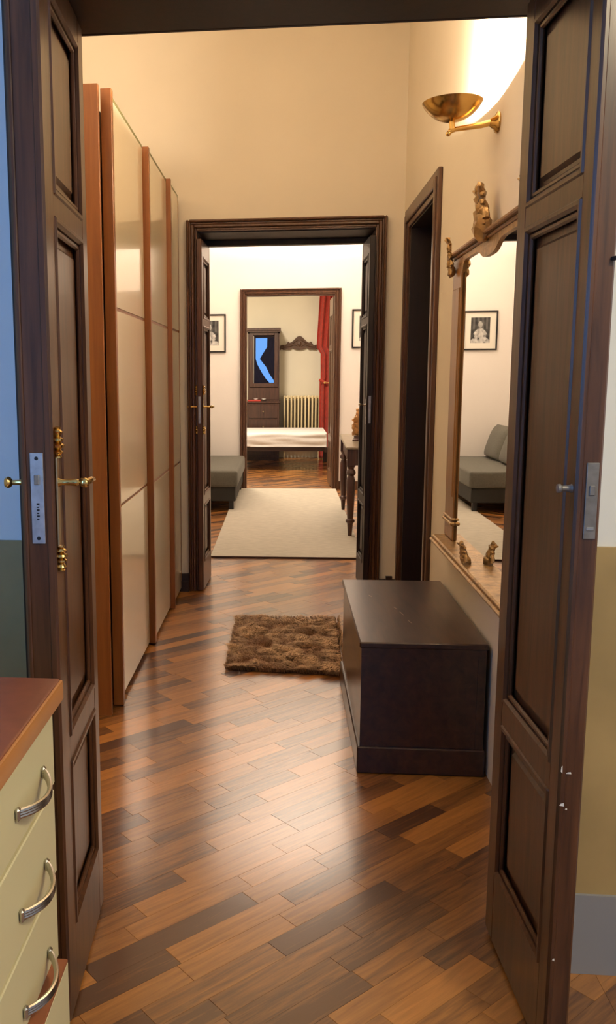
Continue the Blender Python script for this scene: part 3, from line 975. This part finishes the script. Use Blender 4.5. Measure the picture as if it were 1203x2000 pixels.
# ------------------------------------------------------------------ gilt mirror
mi = thing('wall_mirror', 'gilt framed mirror with a carved crest hung above the chest', 'mirror', (XR, 3.21, 0.68))
MY0, MY1, MXF = 2.56, 3.815, 0.690
GY0, GY1 = 2.74, 3.635
b = MB()
ztopg = [(GY0, 0.705), (GY1, 0.705), (GY1, 1.80)]
b.prism([(GY0 - 0.01, 0.70), (GY1 + 0.01, 0.70), (GY1 + 0.01, 1.88), (GY0 - 0.01, 1.88)], 0.700, 0.712, 'x')
b.build('mirror_glass', M_MIRROR, mi)
b = MB()
b.box(0.701, XR - 0.0005, MY0 + 0.02, GY0 - 0.012, 0.70, 1.86)
b.box(0.701, XR - 0.0005, GY1 + 0.012, MY1 - 0.02, 0.70, 1.86)
b.box(0.713, XR - 0.0005, GY0, GY1, 0.72, 1.86)
b.build('backboard', M_CASING, mi)
for (a, c) in ((MY0, GY0), (GY1, MY1)):
    b = MB()
    b.box(MXF, 0.700, a, c, 0.72, 1.86, 0.005)
    b.box(MXF - 0.004, MXF + 0.004, a + 0.02, c - 0.02, 0.90, 1.74, 0.006)
    b.build('pilaster', M_GILTBAR, mi)
    b = MB()
    b.box(MXF - 0.010, 0.701, a - 0.006, c + 0.004, 0.785, 0.800, 0.004)
    b.box(MXF - 0.007, 0.701, a - 0.004, c + 0.002, 0.806, 0.816, 0.003)
    b.build('pilaster_band', M_GILT, mi)
# top rail with its hanging scallop
yc = (MY0 + MY1) / 2
low = []
N = 40
for i in range(N + 1):
    t = i / N
    y = GY1 + 0.004 - t * (GY1 - GY0 + 0.008)
    e = abs(y - (GY0 + GY1) / 2)
    z = 1.838 - 0.036 * math.exp(-((e) / 0.135) ** 4)
    edge = (GY1 - GY0) / 2 - e
    if edge < 0.06:
        z -= 0.045 * (1 - math.sqrt(max(0, 1 - ((0.06 - max(edge, 0)) / 0.06) ** 2)))
    low.append((y, z))
poly = [(MY0, 1.858), (MY0, 1.875), (MY1, 1.875), (MY1, 1.858), (GY1 + 0.004, 1.858)] + low + [(GY0 - 0.004, 1.858)]
b = MB()
for i in range(N):
    (ya, za), (yb, zb) = low[i], low[i + 1]
    b.prism([(yb, zb), (ya, za), (ya, 1.872), (yb, 1.872)], MXF + 0.002, 0.702, 'x')
b.build('scalloped_rail', M_GILT, mi)
b = MB()
b.box(MXF - 0.006, XR - 0.001, MY0 - 0.004, MY1 + 0.004, 1.858, 1.872, 0.004)
b.box(MXF - 0.022, XR - 0.001, MY0 - 0.014, MY1 + 0.014, 1.870, 1.884, 0.004)
b.build('cornice', M_GILTBAR, mi)
# lower shelf moulding
b = MB()
b.box(0.630, XR - 0.001, MY0 - 0.02, MY1 + 0.006, 0.690, 0.706, 0.005)
b.box(0.640, XR - 0.001, MY0 - 0.01, MY1 - 0.002, 0.704, 0.720, 0.005)
b.box(0.648, XR - 0.001, MY0 - 0.01, MY1 - 0.004, 0.672, 0.692, 0.006)
b.build('shelf_moulding', M_GILT, mi)


def acanthus(cx, cy, z0, h, w, seed, mat, name):
    """carved leafy ornament standing on the moulding: scrolls and lobes"""
    g = MB()
    rg = random.Random(seed)
    for k in range(5):
        t = k / 4
        g.blob((cx - 0.004 * k, cy, z0 + h * (0.08 + 0.86 * t)), w * (0.62 - 0.30 * t), (0.55, 1.0, 0.9), 2, 0.45, 3.5, seed + k)
    for sgn in (-1, 1):
        pts = []
        for i in range(14):
            a = i / 13 * 1.6 * math.pi
            rr = w * (0.62 - 0.036 * i)
            pts.append((cx - 0.006, cy + sgn * (w * 0.55 + rr * math.cos(a) * 0.55), z0 + h * 0.22 + rr * math.sin(a) * 0.75))
        g.tube(pts, [w * 0.15 - w * 0.006 * i for i in range(14)], 7)
        for k in range(3):
            g.blob((cx - 0.01, cy + sgn * w * (0.34 - 0.05 * k), z0 + h * (0.45 + 0.18 * k)), w * 0.25, (0.6, 1.2, 0.7), 2, 0.5, 4, seed + 9 + k)
    for k in range(4):
        a = -0.9 + 0.6 * k
        g.tube([(cx - 0.006, cy, z0 + h * 0.7), (cx - 0.014, cy + 0.4 * w * math.sin(a), z0 + h * 0.88), (cx - 0.026, cy + 0.8 * w * math.sin(a), z0 + h * (0.90 + 0.1 * math.cos(a)))],
               [w * 0.12, w * 0.15, w * 0.05], 6)
    return g.build(name, mat, mi)


acanthus(0.676, yc + 0.03, 1.884, 0.15, 0.085, 3, M_GILT, 'crest')
acanthus(0.672, MY1 - 0.055, 1.80, 0.145, 0.045, 11, M_GILT, 'corner_ornament')
acanthus(0.672, MY0 + 0.055, 1.80, 0.145, 0.045, 17, M_GILT, 'corner_ornament')
acanthus(0.660, yc + 0.02, 0.718, 0.075, 0.050, 23, M_GILT, 'shelf_ornament')

# ------------------------------------------------------------------ rug room
b = MB()
b.prism([(-0.560, 6.690), (0.62, 6.690), (0.640, 10.86), (-0.575, 10.86)], 0.001, 0.013, 'z')
b.build('woven_rug', M_RUG)
tag(bpy.data.objects['woven_rug'], 'large pale beige woven rug beyond the double doorway', 'rug')
b = MB()
b.prism([(-0.562, 6.683), (0.622, 6.683), (0.622, 6.694), (-0.562, 6.694)], 0.001, 0.0145, 'z')
o = b.build('binding', M_CASE, bpy.data.objects['woven_rug'], org=(0, 0, 0))

# sofa (low daybed) with loose back cushions
so = thing('sofa', 'low grey green upholstered daybed by the bedroom doorway', 'sofa', (-0.87, 9.95, 0))
MB().box(-1.26, -0.475, 9.07, 10.82, 0.25, 0.425, 0.03, 3).build('seat', M_SOFA, so)
MB().box(-1.25, -0.50, 9.10, 10.80, 0.10, 0.255, 0.006).build('base', M_SOFABASE, so)
for xx in (-0.545, -1.20):
    for yy in (9.13, 10.75):
        MB().box(xx - 0.025, xx + 0.025, yy - 0.025, yy + 0.025, 0.0132 if xx > -1 else 0.0, 0.105, 0.003).build('leg', M_BLACK, so)


def cushion(label, y0, y1):
    g = MB()
    bm = bmesh.new()
    bmesh.ops.create_grid(bm, x_segments=14, y_segments=14, size=1.0)
    top = [v.co.copy() for v in bm.verts]
    faces = [[v.index for v in f.verts] for f in bm.faces]
    bm.free()
    vv, ff = [], []
    n = len(top)
    for sgn in (1, -1):
        for p in top:
            e = (1 - abs(p.x) ** 4) * (1 - abs(p.y) ** 4)
            th = 0.085 * max(0.0, e) ** 0.5 + 0.008
            vv.append((p.x, p.y, sgn * th))
    ff += faces + [[i + n for i in reversed(f)] for f in faces]
    bor = {}
    for f in faces:
        for i in range(len(f)):
            a, c = f[i], f[(i + 1) % len(f)]
            bor[(a, c)] = bor.get((a, c), 0) + 1
    for (a, c) in list(bor):
        if (c, a) not in bor:
            ff.append([c, a, a + n, c + n])
    yc_, hy, hz = (y0 + y1) / 2, (y1 - y0) / 2 * 0.98, 0.195
    out = []
    for p in vv:
        # u -> y, v -> up, w -> x, leaning back against the wall
        z = p[1] * hz
        x = p[2]
        ca, sa = math.cos(R(18)), math.sin(R(18))
        out.append((-1.07 + x * ca - z * sa, yc_ + p[0] * hy, 0.425 + 0.195 + z * ca - x * sa * 0.2))
    g.add(out, ff)
    o = g.build('back_cushion', M_SOFA, None, org=(-1.07, yc_, 0.43), smooth=60)
    o.location = (-1.07, yc_, 0.43)
    tag(o, label, 'cushion', 'back cushions on the daybed')
    return o


cushion('grey green back cushion at the daybed end next to the picture wall', 10.05, 10.78)
cushion('grey green back cushion in the middle of the daybed, seen in the mirror', 9.35, 10.03)

# console table
ta = thing('console_table', 'dark turned leg console table behind the folded door leaf', 'table', (0.92, 8.4, 0))
TX0, TX1, TY0, TY1, TZ = 0.535, 1.22, 7.56, 9.24, 0.790
b = MB()
b.box(TX0, TX1, TY0, TY1, TZ - 0.022, TZ, 0.006)
b.build('tabletop', M_TABLETOP, ta)
b = MB()
b.box(TX0 + 0.035, TX1 - 0.035, TY0 + 0.05, TY1 - 0.05, TZ - 0.16, TZ - 0.022)
b.build('apron', M_TABLE, ta)
LEGP = [(0.036, 0.0), (0.036, 0.0), (0.028, 0.02), (0.026, 0.03), (0.040, 0.05), (0.042, 0.07), (0.026, 0.09), (0.030, 0.10), (0.038, 0.13), (0.036, 0.28), (0.028, 0.46), (0.026, 0.47), (0.040, 0.485), (0.040, 0.50), (0.026, 0.515),
        (0.022, 0.56), (0.017, 0.625)]
for xx in (TX0 + 0.048, TX1 - 0.05):
    for yy in (TY0 + 0.08, TY1 - 0.10):
        b = MB()
        b.box(xx - 0.036, xx + 0.036, yy - 0.036, yy + 0.036, TZ - 0.17, TZ - 0.022, 0.002)
        zt = TZ - 0.165 - (0.0132 if xx < 0.8 else 0.0)
        b.lathe([(r, t / 0.625 * zt) for r, t in LEGP], (xx, yy, TZ - 0.165), (0, 0, -1), 14)
        b.build('leg', M_TABLE, ta)
ta.location.x += 0.016
ta.rotation_euler.z = -0.026
# carved gilt figure on the console
st = thing('figurine', 'carved gilded figure standing on the console table', 'figurine', (0.70, 8.32, TZ))
b = MB()
b.lathe([(0.062, 0), (0.064, 0.012), (0.055, 0.018), (0.050, 0.03), (0.052, 0.05)], (0.70, 8.32, TZ), (0, 0, 1), 20)
b.build('base', M_TABLE, st)
b = MB()
b.blob((0.70, 8.32, TZ + 0.115), 0.062, (1.05, 0.9, 1.25), 3, 0.55, 3.2, 2)
b.blob((0.665, 8.32, TZ + 0.13), 0.032, (1, 1, 1.2), 3, 0.6, 3, 5)
b.blob((0.70, 8.32, TZ + 0.20), 0.050, (1.1, 0.8, 1.0), 3, 0.5, 3.2, 8)
b.blob((0.662, 8.315, TZ + 0.195), 0.020, (1.9, 0.9, 0.7), 2, 0.4, 3, 3)
b.blob((0.745, 8.315, TZ + 0.185), 0.020, (1.6, 0.9, 0.8), 2, 0.4, 3, 7)
b.blob((0.70, 8.32, TZ + 0.255), 0.034, (0.95, 0.95, 1.1), 3, 0.35, 3.5, 12)
b.blob((0.697, 8.325, TZ + 0.287), 0.026, (1.2, 1.0, 0.6), 3, 0.6, 4, 15)
b.build('carved_body', M_FIG, st, smooth=60)


def picture(label, x0, x1, z0, z1, y, seed):
    root = thing('framed_picture', label, 'picture', ((x0 + x1) / 2, y, (z0 + z1) / 2), 0, 'black framed pictures beside the bedroom doorway')
    fw, d = 0.018, 0.022
    b = MB()
    b.box(x0, x1, y - d, y, z1 - fw, z1, 0.002)
    b.box(x0, x1, y - d, y, z0, z0 + fw, 0.002)
    b.box(x0, x0 + fw, y - d, y, z0 + fw, z1 - fw, 0.002)
    b.box(x1 - fw, x1, y - d, y, z0 + fw, z1 - fw, 0.002)
    b.build('frame', M_FRAMEBLACK, root)
    b = MB()
    b.box(x0 + fw - 0.002, x1 - fw + 0.002, y - 0.010, y - 0.002, z0 + fw - 0.002, z1 - fw + 0.002)
    b.build('mat_board', M_MAT, root)
    ix0, ix1, iz0, iz1 = x0 + 0.088, x1 - 0.088, z0 + 0.085, z1 - 0.078
    nx, nz = 30, 38
    vv, ff, cc = [], [], []
    rg = random.Random(seed)
    for j in range(nz + 1):
        for i in range(nx + 1):
            u, v = i / nx, j / nz
            vv.append((ix0 + u * (ix1 - ix0), y - 0.0108, iz0 + v * (iz1 - iz0)))
            n_ = mnoise.noise(Vector((u * 6 + seed, v * 7, seed)))
            g = 0.045 + 0.05 * n_ + (0.07 if (int(u * 9 + seed) % 2 == 0 and v > 0.55) else 0.0)
            if ((u - 0.5) / 0.11) ** 2 + ((v - 0.72) / 0.13) ** 2 < 1:
                g = 0.42 + 0.25 * n_
            if v < 0.56 and abs(u - 0.5) < 0.20 + 0.28 * (0.56 - v) / 0.56 + 0.05 * math.sin(v * 20):
                g = 0.50 + 0.35 * n_ - (0.25 if mnoise.noise(Vector((u * 9, v * 9, seed + 4))) > 0.25 else 0)
            g = max(0.01, g)
            cc += [g, g * 0.97, g * 0.9, 1.0]
    for j in range(nz):
        for i in range(nx):
            a = j * (nx + 1) + i
            ff.append((a, a + 1, a + nx + 2, a + nx + 1))
    b = MB()
    b.add(vv, ff)
    o = b.build('print', M_PRINT, root)
    at = o.data.color_attributes.new('ink', 'FLOAT_COLOR', 'POINT')
    at.data.foreach_set('color', cc)
    return root


picture('black framed picture hung above the low daybed', -1.113, -0.715, 1.680, 2.140, G0, 3)
picture('black framed picture hung above the console table, cut by the folded door leaf', 0.806, 1.204, 1.718, 2.178, G0, 5)

# ------------------------------------------------------------------ bedroom
be = thing('bed', 'low dark wooden bed seen through the bedroom doorway', 'bed', (-0.4, 14.1, 0))
b = MB()
b.box(-1.9, 0.62, 13.10, 13.14, 0.285, 0.345, 0.004)
b.box(-1.9, 0.62, 14.36, 14.40, 0.285, 0.345, 0.004)
b.build('side_rail', M_BEDWOOD, be)
b = MB()
b.box(0.60, 0.64, 13.08, 14.42, 0.27, 0.345, 0.004)
b.build('end_rail', M_BEDWOOD, be)
for (xx, yy) in ((0.665, 13.10), (0.665, 14.40), (-1.88, 13.12), (-1.88, 14.38)):
    b = MB()
    b.box(xx - 0.03, xx + 0.03, yy - 0.03, yy + 0.03, 0, 0.345, 0.004)
    b.build('leg', M_BEDWOOD, be)
# white cover: top sheet falling over the front edge, with creases
b = MB()
nx, ny = 90, 26
prof = []
for j in range(ny + 1):
    t = j / ny
    if t < 0.35:
        prof.append((13.085, 0.350 + (0.515 - 0.350) * (t / 0.35)))
    elif t < 0.5:
        a = (t - 0.35) / 0.15 * math.pi / 2
        prof.append((13.085 + 0.045 * (1 - math.cos(a)), 0.515 + 0.042 * math.sin(a)))
    else:
        prof.append((13.13 + (t - 0.5) / 0.5 * 1.27, 0.557))
vv, ff = [], []
for j in range(ny + 1):
    for i in range(nx + 1):
        x = -1.90 + i / nx * 2.525
        y, z = prof[j]
        n_ = mnoise.noise(Vector((x * 3.0, j * 0.35, 1.2))) + 0.6 * mnoise.noise(Vector((x * 1.2, j * 0.9, 7.2)))
        dd = 0.012 * n_
        k_ = 0.0 if i in (0, nx) or j in (0, ny) else 1.0
        vv.append((x, y - (dd * k_ if j < ny * 0.5 else 0), z + (dd * 0.8 * k_ if j > ny * 0.35 else 0)))
for j in range(ny):
    for i in range(nx):
        a = j * (nx + 1) + i
        ff.append((a, a + 1, a + nx + 2, a + nx + 1))
nb = len(vv)
vv += [(-1.90, 14.40, 0.350), (0.625, 14.40, 0.350)]
top = ny * (nx + 1)
ff.append(tuple(range(top, top + nx + 1)) + (nb + 1, nb))
ff.append(tuple(range(nx, -1, -1)) + (nb, nb + 1))
ff.append(tuple(j * (nx + 1) for j in range(ny + 1)) + (nb,))
ff.append(tuple(j * (nx + 1) + nx for j in range(ny, -1, -1)) + (nb + 1,))
b.add(vv, ff)
o = b.build('bed_mattress', M_QUILT, None, smooth=80)
tag(o, 'mattress under a creased white cover on the low dark bed', 'mattress')

# vitrine cabinet
va = thing('display_cabinet', 'tall dark wooden cabinet with a glazed door, behind the bed', 'cabinet', (-0.34, 14.93, 0))
CX0, CX1, CY0, CY1 = -0.60, -0.085, 14.72, 15.165
b = MB()
b.box(CX0, CX1, CY0, CY1, 1.0, 1.20, 0.003)
b.box(CX0, CX0 + 0.025, CY0 + 0.02, CY1, 1.20, 2.10)
b.box(CX1 - 0.025, CX1, CY0 + 0.02, CY1, 1.20, 2.10)
b.box(CX0, CX1, CY1 - 0.02, CY1, 1.20, 2.10)
b.box(CX0, CX1, CY0 + 0.02, CY1, 2.08, 2.10)
b.build('upper_case', M_VITRINE, va)
b = MB()
b.box(CX0 - 0.02, CX1 + 0.012, CY0 - 0.02, CY1, 2.10, 2.125, 0.004)
b.box(CX0 - 0.035, CX1 + 0.022, CY0 - 0.035, CY1, 2.12, 2.165, 0.006)
b.build('cornice', M_VITRINE, va)
b = MB()
b.box(CX0 - 0.01, CX1 + 0.005, CY0 - 0.09, CY1, 0.05, 0.945, 0.003)
b.box(CX0 - 0.01, CX1 + 0.0, CY0 - 0.07, CY1, 0.0, 0.06)
b.box(CX0 - 0.02, CX1 + 0.025, CY0 - 0.11, CY1, 0.945, 0.975, 0.006)
b.box(CX0 - 0.01, CX1 + 0.0, CY0 - 0.03, CY1, 0.975, 1.0)
b.build('lower_case', M_VITRINE, va)
for (za, zb) in ((0.70, 0.92), (0.44, 0.68), (0.09, 0.42)):
    b = MB()
    b.box(CX0 + 0.02, CX1 - 0.02, CY0 - 0.105, CY0 - 0.089, za, zb, 0.005)
    dr = b.build('drawer', M_VITRINE, va)
    b = MB()
    b.lathe([(0.010, 0), (0.006, 0.012), (0.014, 0.022), (0.008, 0.03)], ((CX0 + CX1) / 2, CY0 - 0.105, (za + zb) / 2), (0, -1, 0), 10)
    b.build('knob', M_OLDBRASS, dr)
gd = MB()
gx0, gx1, gz0, gz1 = CX0 + 0.03, CX1 - 0.02, 1.21, 2.085
fwid = 0.060
gd.box(gx0, gx0 + fwid, CY0 - 0.012, CY0 + 0.014, gz0, gz1, 0.003)
gd.box(gx1 - fwid, gx1, CY0 - 0.012, CY0 + 0.014, gz0, gz1, 0.003)
gd.box(gx0 + fwid, gx1 - fwid, CY0 - 0.012, CY0 + 0.014, gz0, gz0 + fwid, 0.003)
gd.box(gx0 + fwid, gx1 - fwid, CY0 - 0.012, CY0 + 0.014, gz1 - 0.035, gz1, 0.003)
gdo = gd.build('glazed_door', M_VITRINE, va)
# the old pane sits a little askew in its rebate and mirrors the far kitchen window
pc = Vector(((gx0 + gx1) / 2 + 0.0, CY0 + 0.004, (gz0 + gz1) / 2))
nrm = (Vector((-0.02, 0.0, 1.50)) - Vector((-0.335, CY0, 1.69))).normalized()
ux = Vector((0, 0, 1)).cross(nrm).normalized()
uz = nrm.cross(ux).normalized()
hw, hh = (gx1 - gx0) / 2 - fwid + 0.004, (gz1 - gz0) / 2 - 0.045
b = MB()
cs = [pc + ux * a * hw + uz * c * hh for a, c in ((-1, -1), (1, -1), (1, 1), (-1, 1))]
b.add([tuple(p + nrm * 0.0015) for p in cs] + [tuple(p - nrm * 0.0015) for p in cs], [(0, 1, 2, 3), (7, 6, 5, 4), (0, 4, 5, 1), (1, 5, 6, 2), (2, 6, 7, 3), (3, 7, 4, 0)])
b.build('pane', M_VGLASS, gdo, smooth=0)
# small things on the cabinet
for (xx, lab) in ((-0.465, 'small white dish on the cabinet ledge below the glass'), (-0.335, 'smaller white dish on the cabinet ledge nearer the radiator')):
    b = MB()
    b.lathe([(0.018, 0), (0.020, 0.003), (0.036, 0.016), (0.038, 0.020), (0.034, 0.019), (0.016, 0.005)], (xx, CY0 - 0.03, 0), (0, 0, 1), 18)
    o = b.build('dish', M_WHITE, None, org=(xx, CY0 - 0.03, 0))
    o.location = (xx, CY0 - 0.012 - 0.04, 1.0)
    tag(o, lab, 'dish', 'small white dishes on the cabinet')
b = MB()
b.box(-0.60, -0.385, CY0 - 0.10, CY0 - 0.045, 0, 0.026, 0.006)
o = b.build('folded_cloth', M_RED, None, org=(-0.5, CY0 - 0.07, 0))
o.location = (-0.5, CY0 - 0.07, 0.9755)
tag(o, 'folded red cloth on the cabinet ledge above the drawers', 'cloth')

# radiator
ra = thing('radiator', 'cream cast iron column radiator below the carved crest', 'radiator', (0.29, 15.12, 0))
RX0, RX1, NRAD = -0.025, 0.62, 11
stp = (RX1 - RX0) / NRAD


def rad_column(cx):
    b = MB()
    w = stp * 0.235
    for yy in (15.055, 15.12, 15.185):
        b.box(cx - w, cx + w, yy - 0.030, yy + 0.030, 0.19, 1.01, w * 0.7, 2)
    for z in (0.175, 1.025):
        b.box(cx - w * 1.15, cx + w * 1.15, 15.035, 15.205, z - 0.035, z + 0.035, w * 0.6, 2)
    return b


first = None
for k in range(NRAD):
    cx = RX0 + (k + 0.5) * stp
    if first is None:
        first = rad_column(cx).build('column', M_RAD, ra)
        x_first = cx
    else:
        o = first.copy()
        COL.objects.link(o)
        o.parent = ra
        o.location = (cx - x_first, 0, 0)
b = MB()
for z in (0.175, 1.025):
    b = MB() if z > 0.5 else b
    b.tube([(RX0 + 0.01, 15.12, z), (RX1 - 0.01, 15.12, z)], 0.022, 10)
    b.build('manifold', M_RAD, ra) if z < 0.5 else None
b.build('manifold', M_RAD, ra)
b = MB()
b.tube([(RX1 - 0.01, 15.12, 0.175), (RX1 + 0.05, 15.12, 0.175), (RX1 + 0.05, 15.12, 0.0)], 0.012, 8)
b.build('pipe', M_RAD, ra)
for cx in (RX0 + 0.03, RX1 - 0.03):
    b = MB()
    b.box(cx - 0.012, cx + 0.012, 15.08, 15.16, 0.0, 0.15, 0.003)
    b.build('foot', M_RAD, ra)

# carved crest on the bedroom wall
half = [(0.0, 0.232), (0.028, 0.226), (0.060, 0.200), (0.100, 0.160), (0.140, 0.128), (0.165, 0.122), (0.185, 0.140), (0.200, 0.132), (0.215, 0.100), (0.240, 0.076), (0.262, 0.082), (0.290, 0.086), (0.318, 0.072), (0.334, 0.045), (0.338, 0.006),
        (0.318, 0.002), (0.308, 0.022), (0.288, 0.018), (0.272, 0.000), (0.230, 0.006), (0.205, 0.014), (0.175, 0.004), (0.145, 0.014), (0.120, 0.036), (0.090, 0.020), (0.055, 0.006), (0.0, 0.000)]
cxx, czz = 0.2495, 1.820
pts = [(cxx - x, czz + z) for x, z in half] + [(cxx + x, czz + z) for x, z in reversed(half[1:-1])]
b = MB()
b.prism(pts, 15.175, 15.219, 'y')
cr = b.build('carved_crest', M_CREST, None, org=(cxx, 15.22, czz))
cr.location = (cxx, 15.22, czz)
tag(cr, 'carved brown wooden crest hung on the bedroom wall above the radiator', 'ornament')
b = MB()
b.blob((0, -0.046, 0.10), 0.035, (1.0, 0.35, 1.3), 2, 0.3, 4, 1)
for sg in (-1, 1):
    sp_ = []
    for i in range(16):
        a = i / 15 * 2.2 * math.pi
        rr = 0.036 - 0.0018 * i
        sp_.append((sg * (0.285 + rr * math.cos(a)), -0.047, 0.045 + rr * math.sin(a)))
    b.tube(sp_, 0.006, 6)
    b.tube([(sg * 0.03, -0.047, 0.06), (sg * 0.09, -0.048, 0.09), (sg * 0.16, -0.048, 0.06), (sg * 0.24, -0.047, 0.045)], [0.006, 0.01, 0.01, 0.005], 6)
    b.tube([(sg * 0.02, -0.047, 0.16), (sg * 0.06, -0.048, 0.15), (sg * 0.11, -0.048, 0.11), (sg * 0.17, -0.047, 0.10)], [0.004, 0.008, 0.008, 0.004], 6)
b.build('relief', M_CREST, cr, org=(0, 0, 0))

# red curtain drawn beside the radiator, tied at mid height
cu = thing('curtain', 'heavy red curtain hanging beside the radiator', 'curtain', (0.8, 15.08, 0))
vv, ff = [], []
nu, nv = 110, 60
for j in range(nv + 1):
    t = j / nv
    z = 3.05 * t + 0.02
    if z > 1.80:
        xl = 0.530 + (z - 1.80) / (2.72 - 1.80) * 0.045
    elif z > 1.30:
        xl = 0.600 + 0.015 * (1.80 - z)
    else:
        xl = 0.590
    if 1.76 < z < 1.86:
        xl = 0.530 + 0.07 * (1.86 - z) / 0.10
    xr = 1.45
    for i in range(nu + 1):
        s_ = i / nu
        x = xl + s_ * (xr - xl)
        y = 14.925 + 0.035 * math.sin(s_ * 62 + 0.7 * math.sin(z * 1.3)) + 0.012 * math.sin(s_ * 23 + z)
        vv.append((x, y, z))
for j in range(nv):
    for i in range(nu):
        a = j * (nu + 1) + i
        ff.append((a, a + 1, a + nu + 2, a + nu + 1))
b = MB()
b.add(vv, ff)
o = b.build('drape', M_CURTAIN, cu, smooth=80)
md = o.modifiers.new('thickness', 'SOLIDIFY')
md.thickness = 0.006
b = MB()
b.tube([(0.575, 14.87, 1.32), (0.70, 14.86, 1.27), (0.85, 14.855, 1.25), (1.0, 14.86, 1.26), (1.2, 14.87, 1.28), (1.45, 14.89, 1.30)], 0.022, 8)
b.build('tie_band', M_CURTAIN, cu)
b = MB()
b.tube([(0.40, 14.93, 3.10), (1.58, 14.93, 3.10)], 0.016, 10)
b.build('curtain_rod', M_OLDBRASS, cu)

# ------------------------------------------------------------------ kitchen unit
b = MB()
b.box(-0.99, -0.370, 0.10, 1.392, 0.862, 0.900, 0.006, 2)
wt = b.build('worktop', M_WORKTOP, None, org=(-0.68, 0.75, 0.88))
wt.location = (-0.68, 0.75, 0.88)
tag(wt, 'reddish brown kitchen worktop with a wood edge lightened to paint its highlight, over the cream drawers', 'worktop')
b = MB()
b.box(-0.375, -0.3665, 0.10, 1.3935, 0.861, 0.8965, 0.004, 2)
b.build('front_edge', M_WORKEDGE, wt, org=(-0.68, 0.75, 0.88))
ku = thing('drawer_unit', 'cream kitchen drawer unit with bow handles beside the brass-handled door leaf', 'cabinet', (-0.68, 0.75, 0))
b = MB()
b.box(-0.98, -0.405, 0.12, 1.3755, 0.10, 0.860)
b.box(-0.96, -0.44, 0.14, 1.36, 0.0, 0.10)
b.build('case', M_CABIN, ku)
b = MB()
b.box(-0.98, -0.404, 1.376, 1.386, 0.10, 0.860)
b.build('side_panel', M_CABCREAM, ku)
DR = ((0.715, 0.856, 0.771, 1.385), (0.556, 0.706, 0.611, 1.380), (0.400, 0.547, 0.452, 1.374))
for (za, zb, zh, ye) in DR:
    b = MB()
    b.box(-0.405, -0.385, 0.90, ye, za, zb, 0.002)
    dr = b.build('drawer', M_CABCREAM, ku)
    b = MB()
    ya, yb = 1.168, 1.306
    pts = []
    for i in range(13):
        t = i / 12
        pts.append((-0.385 + 0.004 + 0.026 * math.sin(math.pi * t) ** 0.8, ya + t * (yb - ya), zh - 0.006 * math.sin(math.pi * t)))
    # flat bow: a strip with a rounded section
    for dz_ in (-0.004, 0.0, 0.004):
        b.tube([(p[0], p[1], p[2] + dz_) for p in pts], 0.0040, 8)
    for yy in (ya, yb):
        b.box(-0.385, -0.377, yy - 0.006, yy + 0.006, zh - 0.010, zh + 0.010, 0.003)
    b.build('handle', M_CHROME, dr)
b = MB()
b.box(-0.405, -0.360, 0.90, 1.342, 0.12, 0.415, 0.003)
dr = b.build('drawer', M_CABCREAM, ku)
dr['label'] = 'bottom front standing proud with a brown top edge'
b = MB()
b.box(-0.386, -0.3605, 0.90, 1.3415, 0.412, 0.4175, 0.001)
b.build('top_edge', M_BROWNSTRIP, dr)
